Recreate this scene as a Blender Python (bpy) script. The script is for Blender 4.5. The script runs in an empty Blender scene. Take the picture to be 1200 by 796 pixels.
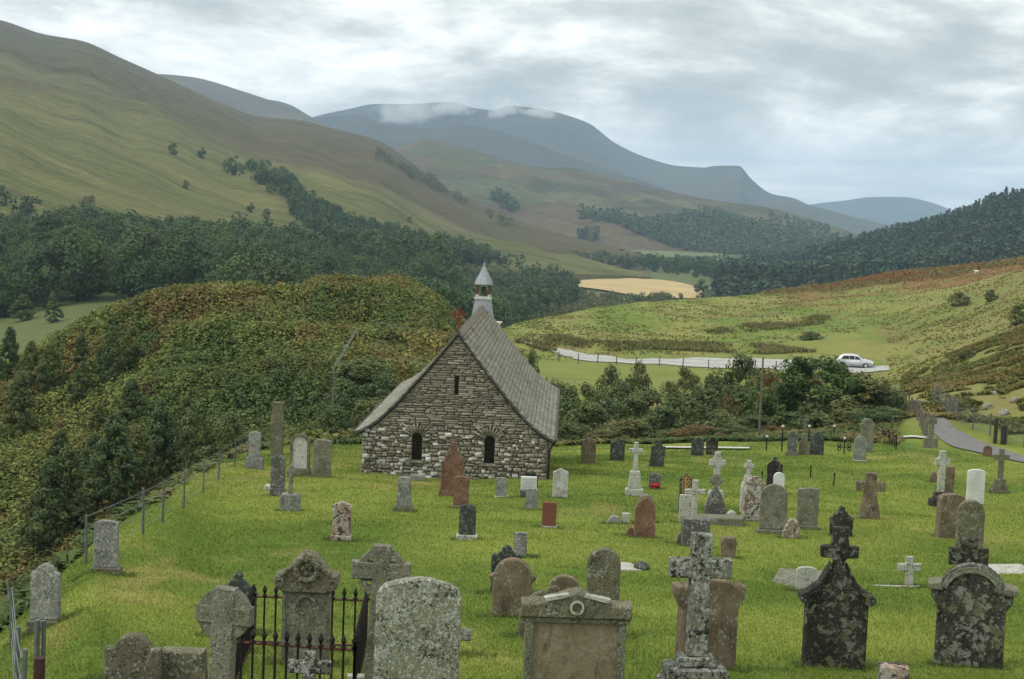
import bpy, bmesh, math, random
import numpy as np
from mathutils import Matrix, Vector, Euler
R = math.radians
rnd = random.Random(7)
sc = bpy.context.scene
C = sc.collection
# ------------------------------------------------------------------ camera
F_PX, PW, PH = 1900.0, 1200.0, 796.0
PITCH, ROLL = math.atan((398-242.2)/F_PX), R(2.3)
Fv = np.array([0, math.cos(PITCH), -math.sin(PITCH)])
Up = np.array([0, math.sin(PITCH), math.cos(PITCH)])
Rt = np.array([1.0, 0, 0])
Rr = Rt*math.cos(ROLL)+Up*math.sin(ROLL)
Ur = Up*math.cos(ROLL)-Rt*math.sin(ROLL)
CZ = 12.0
cam = bpy.data.cameras.new('camera'); camo = bpy.data.objects.new('camera', cam); C.objects.link(camo)
M = Matrix(((Rr[0], Ur[0], -Fv[0], 0), (Rr[1], Ur[1], -Fv[1], 0), (Rr[2], Ur[2], -Fv[2], CZ), (0, 0, 0, 1)))
camo.matrix_world = M
cam.sensor_width = 36; cam.lens = 36*F_PX/PW; cam.clip_start = 0.1; cam.clip_end = 90000
sc.camera = camo
# ------------------------------------------------------------------ world and sun
SUN_EL, SUN_AZ = R(46), R(248)      # high, from behind-left, veiled by cloud
w = bpy.data.worlds.new('World'); sc.world = w; w.use_nodes = True
nt = w.node_tree; nt.nodes.clear()
def N(t, typ, **k):
    n = t.nodes.new(typ)
    for a, b in k.items():
        if a in n.inputs.keys() if isinstance(a, str) else False: n.inputs[a].default_value = b
        else: setattr(n, a, b)
    return n
def ramp(t, pts, interp='LINEAR'):
    n = t.nodes.new('ShaderNodeValToRGB'); n.color_ramp.interpolation = interp
    e = n.color_ramp.elements
    while len(e) < len(pts): e.new(0.5)
    for i, (p, c) in enumerate(pts):
        e[i].position = p
        if not hasattr(c, '__len__'): c = (c, c, c)
        e[i].color = (c[0], c[1], c[2], 1)
    return n
def math_(t, op, a, b=None, c=None, clamp=False):
    n = t.nodes.new('ShaderNodeMath'); n.operation = op; n.use_clamp = clamp
    for i, v in enumerate((a, b, c)):
        if v is None: continue
        if hasattr(v, 'is_linked') or hasattr(v, 'links'): t.links.new(v, n.inputs[i])
        else: n.inputs[i].default_value = v
    return n.outputs[0]
def noise(t, vec, scale, detail=4, rough=.55, dist=0, dim='3D'):
    n = t.nodes.new('ShaderNodeTexNoise'); n.noise_dimensions = dim
    n.inputs['Scale'].default_value = scale; n.inputs['Detail'].default_value = detail
    n.inputs['Roughness'].default_value = rough; n.inputs['Distortion'].default_value = dist
    if vec is not None: t.links.new(vec, n.inputs['Vector'])
    return n.outputs['Fac']
def mix(t, fac, a, b, typ='MIX'):
    n = t.nodes.new('ShaderNodeMix'); n.data_type = 'RGBA'; n.blend_type = typ
    for i, v in ((0, fac), (6, a), (7, b)):
        if hasattr(v, 'links'): t.links.new(v, n.inputs[i])
        elif i == 0: n.inputs[0].default_value = v
        else:
            n.inputs[i].default_value = (v[0], v[1], v[2], 1)
    return n.outputs[2]
tc = nt.nodes.new('ShaderNodeTexCoord')
sep = nt.nodes.new('ShaderNodeSeparateXYZ'); nt.links.new(tc.outputs['Generated'], sep.inputs[0])
zz = math_(nt, 'MAXIMUM', sep.outputs[2], 0.0)
zc = math_(nt, 'ADD', zz, 0.30)
cx = math_(nt, 'DIVIDE', sep.outputs[0], zc); cy = math_(nt, 'DIVIDE', sep.outputs[1], zc)
comb = nt.nodes.new('ShaderNodeCombineXYZ'); nt.links.new(cx, comb.inputs[0]); nt.links.new(cy, comb.inputs[1])
n1 = noise(nt, comb.outputs[0], 1.55, 9, .6, .4)
n2 = noise(nt, comb.outputs[0], 5.2, 7, .6, .2)
ns = math_(nt, 'ADD', math_(nt, 'MULTIPLY', n1, .72), math_(nt, 'MULTIPLY', n2, .28))
cr = ramp(nt, [(.34, (4.2, 4.7, 4.6)), (.43, (5.6, 6.1, 5.9)), (.48, (7.2, 7.6, 7.3)), (.53, (10.0, 10.3, 9.8)), (.60, (14.0, 14.0, 13.4))])
nt.links.new(ns, cr.inputs[0])
# flat pale layer of stratus towards the horizon
lowf = ramp(nt, [(0.0, 1), (.025, .8), (.06, .0)]); nt.links.new(zz, lowf.inputs[0])
st = noise(nt, comb.outputs[0], .9, 4, .5)
# stretched bands in the low sky
mp = nt.nodes.new('ShaderNodeMapping'); mp.inputs['Scale'].default_value = (3.0, 3.0, 60); nt.links.new(tc.outputs['Generated'], mp.inputs[0])
bands = noise(nt, mp.outputs[0], 1.1, 4, .5, .25)
lowc = ramp(nt, [(.34, (8.0, 8.3, 8.3)), (.5, (10.0, 10.1, 9.8)), (.62, (14.5, 14.0, 13.0))]); nt.links.new(bands, lowc.inputs[0])
c1 = mix(nt, math_(nt, 'MULTIPLY', lowf.outputs[0], .8), cr.outputs[0], lowc.outputs[0])
# overcast sky: the zenith is brighter than the horizon
zg = math_(nt, 'MULTIPLY_ADD', zz, 1.9, 1.0)
zgr = ramp(nt, [(0.12, 0), (.75, 1)]); nt.links.new(zz, zgr.inputs[0])
zg = math_(nt, 'MULTIPLY_ADD', zgr.outputs[0], .75, 1.0)
vm = nt.nodes.new('ShaderNodeVectorMath'); vm.operation = 'SCALE'; nt.links.new(c1, vm.inputs[0]); nt.links.new(zg, vm.inputs['Scale'])
sky = nt.nodes.new('ShaderNodeTexSky'); sky.sky_type = 'NISHITA'; sky.sun_disc = False
sky.sun_elevation = SUN_EL; sky.sun_rotation = SUN_AZ
fin = mix(nt, .95, sky.outputs[0], vm.outputs[0])
bg = nt.nodes.new('ShaderNodeBackground'); bg.inputs['Strength'].default_value = 0.1
nt.links.new(fin, bg.inputs[0])
out = nt.nodes.new('ShaderNodeOutputWorld'); nt.links.new(bg.outputs[0], out.inputs[0])
sl = bpy.data.lights.new('sun', 'SUN'); sl.energy = 1.5; sl.angle = R(12); sl.color = (1, .96, .9)
so = bpy.data.objects.new('sun', sl); C.objects.link(so)
sd = Vector((math.sin(SUN_AZ)*math.cos(SUN_EL), math.cos(SUN_AZ)*math.cos(SUN_EL), math.sin(SUN_EL)))
so.rotation_euler = sd.to_track_quat('Z', 'Y').to_euler(); so.location = (0, 0, 60)
vs = sc.view_settings; vs.view_transform = 'Standard'; vs.look = 'None'; vs.exposure = 0.08; vs.gamma = 1; vs.use_curve_mapping = False
sc.cycles.volume_bounces = 1; sc.cycles.max_bounces = 5; sc.cycles.diffuse_bounces = 2; sc.cycles.transparent_max_bounces = 8
# ------------------------------------------------------------------ basic maths
def uof(px, py=400.0):
    v = Fv+Rr*((px-600)/F_PX)-Ur*((py-398)/F_PX)
    return v[0]/v[1], v[2]/v[1]
def eof(u, py):                       # slope e so that direction (u,1,e) is seen at photo row py
    k = (398-py)/F_PX                 # (v.Ur)/(v.F)=k
    # v=(u,1,e): u*Ur0+Ur1+e*Ur2 = k*(F1+e*F2)
    return (k*Fv[1]-u*Ur[0]-Ur[1])/(Ur[2]-k*Fv[2])
def _h(ix, iy, s):
    n = (ix.astype(np.int64)*374761393+iy.astype(np.int64)*668265263+s*2147483) & 0x7fffffff
    n = ((n ^ (n >> 13))*1274126177) & 0x7fffffff
    n = n ^ (n >> 16)
    return (n & 0xffff)/65535.0
def vnoise(x, y, s=0):
    ix = np.floor(x); iy = np.floor(y); fx = x-ix; fy = y-iy
    fx = fx*fx*(3-2*fx); fy = fy*fy*(3-2*fy)
    a = _h(ix, iy, s); b = _h(ix+1, iy, s); c = _h(ix, iy+1, s); d = _h(ix+1, iy+1, s)
    return (a*(1-fx)+b*fx)*(1-fy)+(c*(1-fx)+d*fx)*fy
def fbm(x, y, sc_, oct_=4, s=0, g=.5):
    x = np.asarray(x, float)/sc_; y = np.asarray(y, float)/sc_
    t = 0; a = 1.0; tot = 0
    for i in range(oct_):
        t = t+a*vnoise(x+17.3*i, y-9.1*i, s+i); tot += a; a *= g; x = x*2.03; y = y*2.03
    return t/tot
def sstep(a, b, x):
    t = np.clip((np.asarray(x, float)-a)/(b-a), 0, 1); return t*t*(3-2*t)
def pchip(xk, yk, x):
    xk = np.asarray(xk, float); yk = np.asarray(yk, float)
    h = np.diff(xk); dl = np.diff(yk)/h
    m = np.zeros(len(xk)); m[0] = dl[0]; m[-1] = dl[-1]
    for i in range(1, len(xk)-1):
        if dl[i-1]*dl[i] > 0:
            w1 = 2*h[i]+h[i-1]; w2 = h[i]+2*h[i-1]
            m[i] = (w1+w2)/(w1/dl[i-1]+w2/dl[i])
    i = np.clip(np.searchsorted(xk, x)-1, 0, len(xk)-2)
    t = (x-xk[i])/h[i]; t = np.clip(t, 0, 1)
    return (2*t**3-3*t**2+1)*yk[i]+(t**3-2*t**2+t)*h[i]*m[i]+(-2*t**3+3*t**2)*yk[i+1]+(t**3-t**2)*h[i]*m[i+1]
# ------------------------------------------------------------------ mesh helpers
def mesh_np(name, V, Fc, mat=None, col=None, smooth=False, parent=None, nper=4, matidx=None):
    V = np.asarray(V, np.float32).reshape(-1, 3); Fc = np.asarray(Fc, np.int32).reshape(-1, nper)
    me = bpy.data.meshes.new(name)
    me.vertices.add(len(V)); me.vertices.foreach_set('co', V.ravel())
    me.loops.add(Fc.size); me.loops.foreach_set('vertex_index', Fc.ravel())
    me.polygons.add(len(Fc)); me.polygons.foreach_set('loop_start', np.arange(0, Fc.size, nper, dtype=np.int32))
    if smooth: me.polygons.foreach_set('use_smooth', np.ones(len(Fc), bool))
    me.update(calc_edges=True)
    if col is not None:
        a = me.attributes.new('Col', 'FLOAT_COLOR', 'POINT')
        cc = np.ones((len(V), 4), np.float32); cc[:, :3] = col
        a.data.foreach_set('color', cc.ravel())
    if mat is not None:
        for mm in (mat if isinstance(mat, (list, tuple)) else [mat]): me.materials.append(mm)
    if matidx is not None: me.polygons.foreach_set('material_index', np.asarray(matidx, np.int32))
    o = bpy.data.objects.new(name, me); C.objects.link(o)
    if parent: o.parent = parent
    return o
def obj(name, bm, mat, parent=None, smooth=False):
    me = bpy.data.meshes.new(name); bmesh.ops.recalc_face_normals(bm, faces=bm.faces); bm.to_mesh(me); bm.free()
    if smooth:
        for p in me.polygons: p.use_smooth = True
    if mat: me.materials.append(mat)
    o = bpy.data.objects.new(name, me); C.objects.link(o)
    if parent: o.parent = parent
    return o
def tag(o, label=None, cat=None, group=None, kind=None):
    if label: o['label'] = label
    if cat: o['category'] = cat
    if group: o['group'] = group
    if kind: o['kind'] = kind
    return o
def empty(name, loc, rz=0, label=None, cat=None, group=None):
    o = bpy.data.objects.new(name, None); C.objects.link(o); o.location = loc; o.rotation_euler = (0, 0, rz)
    o.empty_display_size = .2
    return tag(o, label, cat, group)
def box(bm, x0, x1, y0, y1, z0, z1, mt=None):
    vs_ = [bm.verts.new(p) for p in ((x0, y0, z0), (x1, y0, z0), (x1, y1, z0), (x0, y1, z0), (x0, y0, z1), (x1, y0, z1), (x1, y1, z1), (x0, y1, z1))]
    fs = [bm.faces.new([vs_[i] for i in q]) for q in ((0, 3, 2, 1), (4, 5, 6, 7), (0, 1, 5, 4), (1, 2, 6, 5), (2, 3, 7, 6), (3, 0, 4, 7))]
    if mt is not None: bmesh.ops.transform(bm, matrix=mt, verts=vs_)
    return vs_
def tube(bm, p0, p1, r0, r1=None, n=8, cap=True):
    if r1 is None: r1 = r0
    p0 = Vector(p0); p1 = Vector(p1); q = (p1-p0).to_track_quat('Z', 'Y')
    a = []; b = []
    for i in range(n):
        t = 2*math.pi*i/n; v = Vector((math.cos(t), math.sin(t), 0))
        a.append(bm.verts.new(p0+q@(v*r0))); b.append(bm.verts.new(p1+q@(v*r1)))
    for i in range(n): bm.faces.new((a[i], a[(i+1) % n], b[(i+1) % n], b[i]))
    if cap: bm.faces.new(a[::-1]); bm.faces.new(b)
def prism(bm, pts, y0, y1, bev=0.0):   # polygon in x,z extruded along y
    n = len(pts)
    if bev > 0:
        # inset towards polygon inside by averaged normals
        P = [Vector((p[0], p[1])) for p in pts]; I = []
        ar = sum(P[i].x*P[(i+1) % n].y-P[(i+1) % n].x*P[i].y for i in range(n))
        sg = 1 if ar > 0 else -1
        for i in range(n):
            a = (P[i]-P[i-1]); b = (P[(i+1) % n]-P[i])
            if a.length < 1e-6: a = b
            if b.length < 1e-6: b = a
            a.normalize(); b.normalize()
            na = Vector((-a.y, a.x)); nb = Vector((-b.y, b.x)); m = (na+nb)
            if m.length < .3: m = na
            m = m.normalized()/max(.45, m.normalized().dot(na))
            I.append(P[i]+m*bev*sg)
        rings = [(I, y0), (P, y0+bev), (P, y1-bev), (I, y1)]
    else:
        P = [Vector((p[0], p[1])) for p in pts]; rings = [(P, y0), (P, y1)]
    vr = [[bm.verts.new((p.x, y, p.y)) for p in ps] for ps, y in rings]
    for a, b in zip(vr[:-1], vr[1:]):
        for i in range(n):
            bm.faces.new((a[i], a[(i+1) % n], b[(i+1) % n], b[i]))
    bm.faces.new(vr[0][::-1]); bm.faces.new(vr[-1])
# ------------------------------------------------------------------ terrain
def P(d, o=0.0): return -(3.8+.103*d)+o
FAR = [(3500, -52), (12500, -52)]
COLS = {
 -900: [(4, -6), (12, -9), (18, -12), (24, -16), (45, -24), (90, -30), (120, -30), (150, -29), (180, -28), (210, -27), (260, -28), (400, -26), (600, -16), (900, 0)],
 -200: [(4, P(4, -1)), (12, P(12, -2.5)), (18, P(18, -4)), (24, -10.5), (40, -18), (80, -24), (100, -24), (125, -23.5), (150, -23), (175, -22.5), (225, -27), (320, -27), (500, -22), (800, -8)],
 0: [(4, P(4)), (12, P(12)), (20, P(20, -.4)), (27, P(27, -1.0)), (38, -12.5), (72, -20), (92, 650), (118, 540), (145, 470), (172, 425), (215, -25), (300, 400), (460, 335), (800, 268)],
 50: [(4, P(4)), (12, P(12)), (20, P(20, -.2)), (29.5, P(29.5, -.7)), (40, -12.5), (70, -19.5), (90, 640), (115, 540), (145, 460), (176, 395), (220, -25), (310, 385), (460, 330), (800, 267)],
 100: [(4, P(4)), (12, P(12)), (22, P(22)), (32.5, P(32.5, -.3)), (42, -12), (66, -18.2), (88, 625), (112, 535), (142, 445), (180, 362), (225, -24), (330, 368), (480, 322), (800, 268)],
 150: [(4, P(4)), (12, P(12)), (26, P(26)), (37.5, P(37.5, -.1)), (46, -11.5), (68, -17), (90, 605), (112, 520), (142, 425), (180, 346), (225, -22), (340, -25), (500, 320), (800, 270)],
 200: [(4, P(4)), (12, P(12)), (30, P(30)), (44, P(44)), (54, -12), (72, -16.5), (92, 590), (112, 500), (140, 410), (182, 331), (230, -19), (350, -26), (500, 322), (800, 274)],
 290: [(4, P(4)), (12, P(12)), (40, P(40)), (68, P(68)), (76, -12.3), (84, -14), (95, 525), (115, 455), (142, 385), (185, 330), (230, -17), (350, -28), (500, -28), (800, 280)],
 345: [(4, P(4)), (12, P(12)), (40, P(40)), (76, P(76)), (83, -12.8), (90, -14.2), (100, 505), (120, 440), (150, 378), (192, 333), (250, -19), (350, -30), (500, -32), (800, 285)],
 375: [(4, P(4)), (12, P(12)), (40, P(40)), (77, P(77)), (83, -12.8), (90, -14.2), (100, 503), (120, 438), (150, 380), (205, 323), (260, -18), (350, -30), (500, -33), (800, 290)],
 460: [(4, P(4)), (12, P(12)), (40, P(40)), (80, P(80)), (86, -13), (92, -14.4), (102, 500), (125, 435), (155, 383), (215, 324), (270, -18), (350, -33), (500, -38), (800, 300)],
 505: [(4, P(4)), (12, P(12)), (40, P(40)), (82, P(82)), (88, -13), (94, -14.6), (104, 500), (128, 438), (158, 388), (212, 343), (270, -20), (350, -34), (500, -40), (800, 305)],
 550: [(4, P(4)), (12, P(12)), (40, P(40)), (82, P(82)), (88, -13), (94, -14.8), (105, 505), (130, 448), (160, 405), (205, 374), (265, -22), (350, -35), (500, -42), (800, -50)],
 600: [(4, P(4)), (12, P(12)), (40, P(40)), (84, P(84)), (91, -13.6), (100, -16), (120, -18), (160, 448), (195, 414), (245, 382), (300, -24), (380, -36), (560, -46), (900, -52)],
 700: [(4, P(4)), (12, P(12)), (40, P(40)), (90, P(90)), (97, -14.3), (106, -17), (130, -18.3), (165, 453), (205, 413), (290, 362), (345, -25), (450, -40), (650, -50), (900, -52)],
 850: [(4, P(4)), (12, P(12)), (40, P(40)), (90, -12.7), (97, -13.4), (106, -16), (130, -17.6), (165, 456), (210, 415), (340, 348), (395, -25), (500, -38), (700, -50), (900, -52)],
 960: [(4, P(4)), (12, P(12)), (40, P(40)), (86, -11.9), (94, -12.6), (104, -14.5), (130, -16.2), (186, 430), (250, 387), (380, 335), (440, -25), (550, -38), (720, -50), (900, -52)],
 1040: [(4, P(4)), (12, P(12)), (40, P(40)), (84, -11.6), (95, 500), (106, 484), (126, 466), (186, 430), (260, 382), (385, 320), (450, -21), (560, -36), (750, -50), (950, -52)],
 1085: [(4, P(4)), (12, P(12)), (40, P(40)), (80, -11.3), (92, 506), (104, 474), (112, 463), (150, 436), (240, 378), (380, 316), (450, -20), (560, -36), (750, -50), (950, -52)],
 1130: [(4, P(4)), (12, P(12)), (40, P(40)), (80, -11.3), (93, 503), (100, 484), (108, 458), (130, 434), (220, 378), (370, 313), (450, -18), (560, -36), (750, -50), (950, -52)],
 1200: [(4, P(4)), (12, P(12)), (40, P(40)), (76, -11.2), (88, 521), (95, 500), (103, 455), (118, 424), (200, 362), (350, 303), (430, -17), (560, -36), (750, -50), (950, -52)],
 1500: [(4, P(4)), (12, P(12, .5)), (40, P(40, 1)), (70, -9), (80, -9), (88, -7), (96, -3), (115, -1), (200, 0), (350, 2), (430, -10), (560, -30), (750, -46), (950, -52)],
 2600: [(4, P(4)), (12, P(12, 1)), (40, P(40, 3)), (60, -4), (70, -2), (80, 2), (96, 6), (115, 8), (200, 10), (350, 12), (430, 0), (560, -20), (750, -40), (950, -50)],
}
cx_ = sorted(COLS)
uk = np.array([uof(x)[0] for x in cx_])
def squeeze(x, L):                     # the bracken mound: crest nearer, face steeper
    k = 1-.52*(1-min(1, max(0, (x-505)/95)))
    if x < -300: return L
    return [(92+(d-92)*k if 92 < d < 262 else d, v) for d, v in L]
KD = []; KZ = []
for x, u in zip(cx_, uk):
    dd = []; z_ = []
    for d, v in squeeze(x, COLS[x])+FAR:
        dd.append(d); z_.append(eof(u, v)*d if v > 100 else v)
    KD.append(dd); KZ.append(z_)
KD = np.array(KD, float); KZ = np.array(KZ, float); NK = KD.shape[1]
inner = np.linspace(uof(-30)[0], uof(1230)[0], 700)
left = -(np.geomspace(-inner[0], 1.6, 60))[::-1][:-1]; right = np.geomspace(inner[-1], 1.6, 60)[1:]
US = np.concatenate([left, inner, right])
DS = np.concatenate([np.geomspace(3, 140, 500)[:-1], np.geomspace(140, 450, 150)[:-1], np.geomspace(450, 12500, 120)])
ld = np.log(DS)
ZB = np.zeros((len(US), len(DS))); SB = np.zeros_like(ZB)
kd_u = np.array([np.interp(US, uk, KD[:, k]) for k in range(NK)]).T
# smooth across columns for the heights
def smooth_interp(US, uk, v): return pchip(uk, v, US)
kz_u = np.array([smooth_interp(US, uk, KZ[:, k]) for k in range(NK)]).T
for i in range(len(US)):
    lk = np.log(kd_u[i])
    ZB[i] = pchip(lk, kz_u[i], ld)
    SB[i] = np.interp(ld, lk, np.arange(NK))
UU, DD = np.meshgrid(US, DS, indexing='ij'); XX = UU*DD
lawn = 1-sstep(3.0, 3.25, SB)
hillm = sstep(3.2, 4.2, SB)*(1-sstep(9.5, 11, SB))
ZB += (fbm(XX, DD, 9, 3, 3)-.5)*.35*lawn*sstep(6, 16, DD)+(fbm(XX, DD, 1.6, 3, 9)-.5)*.10*lawn
ZB += (fbm(XX, DD, 22, 4, 5)-.5)*2.0*hillm*(sstep(4, 6, SB))*(1-.75*sstep(8.3, 9, SB)*(1-sstep(9, 9.8, SB)))
ZB += (fbm(XX, DD, 4, 3, 6)-.5)*.7*hillm
mnd = hillm*sstep(4, 5.5, SB)*(1-sstep(8.6, 9.2, SB))*(1-sstep(uof(560)[0], uof(620)[0], UU))
ZB += (fbm(XX, DD, 6, 3, 12)-.5)*1.8*mnd
ZB -= .75*hillm*sstep(5, 8.5, SB)*(1-sstep(9.4, 9.9, SB))*(1-sstep(uof(540)[0], uof(600)[0], UU))
ZB += (fbm(XX, DD, 120, 4, 8)-.5)*8*sstep(10.2, 11.2, SB)*(1-sstep(13, 14, SB))
class Sheet:
    def __init__(s, US, DS, Z):
        s.US, s.DS, s.Z, s.ld = US, DS, Z, np.log(DS)
    def z(s, x, y):                     # relative to the camera height
        u = x/y; fi = np.interp(u, s.US, np.arange(len(s.US))); fj = np.interp(np.log(y), s.ld, np.arange(len(s.DS)))
        i = np.clip(np.floor(fi).astype(int), 0, len(s.US)-2); j = np.clip(np.floor(fj).astype(int), 0, len(s.DS)-2)
        a = fi-i; b = fj-j; Z = s.Z
        return (Z[i, j]*(1-b)+Z[i, j+1]*b)*(1-a)+(Z[i+1, j]*(1-b)+Z[i+1, j+1]*b)*a
    def hit(s, px, py, dmin=0):
        u, e = uof(px, py)
        zs = s.z(u*s.DS, s.DS); ok = np.where((zs/s.DS >= e) & (s.DS >= dmin))[0]
        if len(ok) == 0: return None
        j = ok[0]
        d = s.DS[j]
        if j > 0 and s.DS[j-1] >= dmin:
            a = zs[j-1]/s.DS[j-1]-e; b = zs[j]/s.DS[j]-e; t = -a/(b-a) if b != a else 0; d = s.DS[j-1]*(1-t)+s.DS[j]*t
        return Vector((u*d, d, CZ+float(s.z(u*d, d))))
BASE = Sheet(US, DS, ZB)
def gz(x, y): return CZ+float(BASE.z(np.array(x, float), np.array(y, float)))
def at(px, py, dmin=0): return BASE.hit(px, py, dmin)
def at_d(px, py, d):                   # point seen at photo px, py at depth d
    u, e = uof(px, py); return Vector((u*d, d, CZ+e*d))
def semantic(x, y):
    u = np.asarray(x)/np.asarray(y); fi = np.interp(u, US, np.arange(len(US))); fj = np.interp(np.log(y), ld, np.arange(len(DS)))
    return SB[np.clip(np.round(fi).astype(int), 0, len(US)-1), np.clip(np.round(fj).astype(int), 0, len(DS)-1)]
def grid_mesh(name, US, DS, Z, mat, col):
    U, D = np.meshgrid(US, DS, indexing='ij')
    V = np.stack([U*D, D, Z+CZ], -1).reshape(-1, 3)
    nu, nd = len(US), len(DS)
    i, j = np.meshgrid(np.arange(nu-1), np.arange(nd-1), indexing='ij')
    a = i*nd+j
    Fc = np.stack([a, a+nd, a+nd+1, a+1], -1).reshape(-1, 4)
    return mesh_np(name, V, Fc, mat, None if col is None else col.reshape(-1, 3), smooth=True)
def lerp(a, b, t): return np.asarray(a)*(1-t[..., None])+np.asarray(b)*t[..., None]
# ------------------------------------------------------------------ materials
def new_mat(name):
    m = bpy.data.materials.new(name); m.use_nodes = True; t = m.node_tree
    b = t.nodes['Principled BSDF']; b.inputs['Roughness'].default_value = .9; b.inputs['Specular IOR Level'].default_value = .15
    return m, t, b
def bump(t, b, h, strength=.5, dist=.02, prev=None):
    n = t.nodes.new('ShaderNodeBump'); n.inputs['Strength'].default_value = strength; n.inputs['Distance'].default_value = dist
    t.links.new(h, n.inputs['Height'])
    if prev is not None: t.links.new(prev, n.inputs['Normal'])
    t.links.new(n.outputs[0], b.inputs['Normal']); return n.outputs[0]
def coords(t, kind='Object', rnd_=True):
    tc = t.nodes.new('ShaderNodeTexCoord')
    if kind == 'World':
        g = t.nodes.new('ShaderNodeNewGeometry'); return g.outputs['Position']
    if not rnd_: return tc.outputs[kind]
    oi = t.nodes.new('ShaderNodeObjectInfo')
    vm = t.nodes.new('ShaderNodeVectorMath'); vm.operation = 'ADD'
    cb = t.nodes.new('ShaderNodeCombineXYZ')
    t.links.new(math_(t, 'MULTIPLY', oi.outputs['Random'], 37.0), cb.inputs[0]); t.links.new(math_(t, 'MULTIPLY', oi.outputs['Random'], 91.0), cb.inputs[2])
    t.links.new(tc.outputs[kind], vm.inputs[0]); t.links.new(cb.outputs[0], vm.inputs[1])
    return vm.outputs[0]
def scale_col(t, col, fac):
    vm = t.nodes.new('ShaderNodeVectorMath'); vm.operation = 'SCALE'
    t.links.new(col, vm.inputs[0]); 
    if hasattr(fac, 'links'): t.links.new(fac, vm.inputs['Scale'])
    else: vm.inputs['Scale'].default_value = fac
    return vm.outputs[0]
def ground_mat(name, s1=3.0, s2=.35, bs=.6, bd=.06, amp=.5, streak=None):
    m, t, b = new_mat(name)
    at_ = t.nodes.new('ShaderNodeAttribute'); at_.attribute_name = 'Col'
    p = coords(t, 'World')
    a = noise(t, p, s1, 5, .65); c = noise(t, p, s2, 4, .6)
    if streak:                       # fine streaks running down the slope
        ax, ay, by, sc1 = streak; cbn = t.nodes.new('ShaderNodeCombineXYZ')
        for i_, vec_ in enumerate(((ax, ay, 0), (0, by, 0))):
            dn_ = t.nodes.new('ShaderNodeVectorMath'); dn_.operation = 'DOT_PRODUCT'; t.links.new(p, dn_.inputs[0]); dn_.inputs[1].default_value = vec_; t.links.new(dn_.outputs['Value'], cbn.inputs[i_])
        sn_ = noise(t, cbn.outputs[0], sc1, 6, .68, .2); a = math_(t, 'MULTIPLY_ADD', math_(t, 'ADD', math_(t, 'MULTIPLY', sn_, .62), math_(t, 'MULTIPLY', a, .38)), 3.4, -1.2)
    f = math_(t, 'ADD', math_(t, 'MULTIPLY', a, amp*2), math_(t, 'MULTIPLY', c, amp)); f = math_(t, 'ADD', f, 1-amp*1.5)
    t.links.new(scale_col(t, at_.outputs['Color'], f), b.inputs['Base Color'])
    bump(t, b, a, bs, bd); b.inputs['Specular IOR Level'].default_value = .05; b.inputs['Roughness'].default_value = 1
    return m
def plain(name, col, rough=.8, spec=.2, metal=0, var=.25, sc_=20, kind='Object', bs=.2, bd=.005):
    m, t, b = new_mat(name); p = coords(t, kind)
    a = noise(t, p, sc_, 4, .6)
    r_ = ramp(t, [(.3, [c*(1-var) for c in col]), (.7, [min(1, c*(1+var)) for c in col])]); t.links.new(a, r_.inputs[0])
    t.links.new(r_.outputs[0], b.inputs['Base Color']); b.inputs['Roughness'].default_value = rough; b.inputs['Specular IOR Level'].default_value = spec; b.inputs['Metallic'].default_value = metal
    bump(t, b, a, bs, bd); return m
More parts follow.
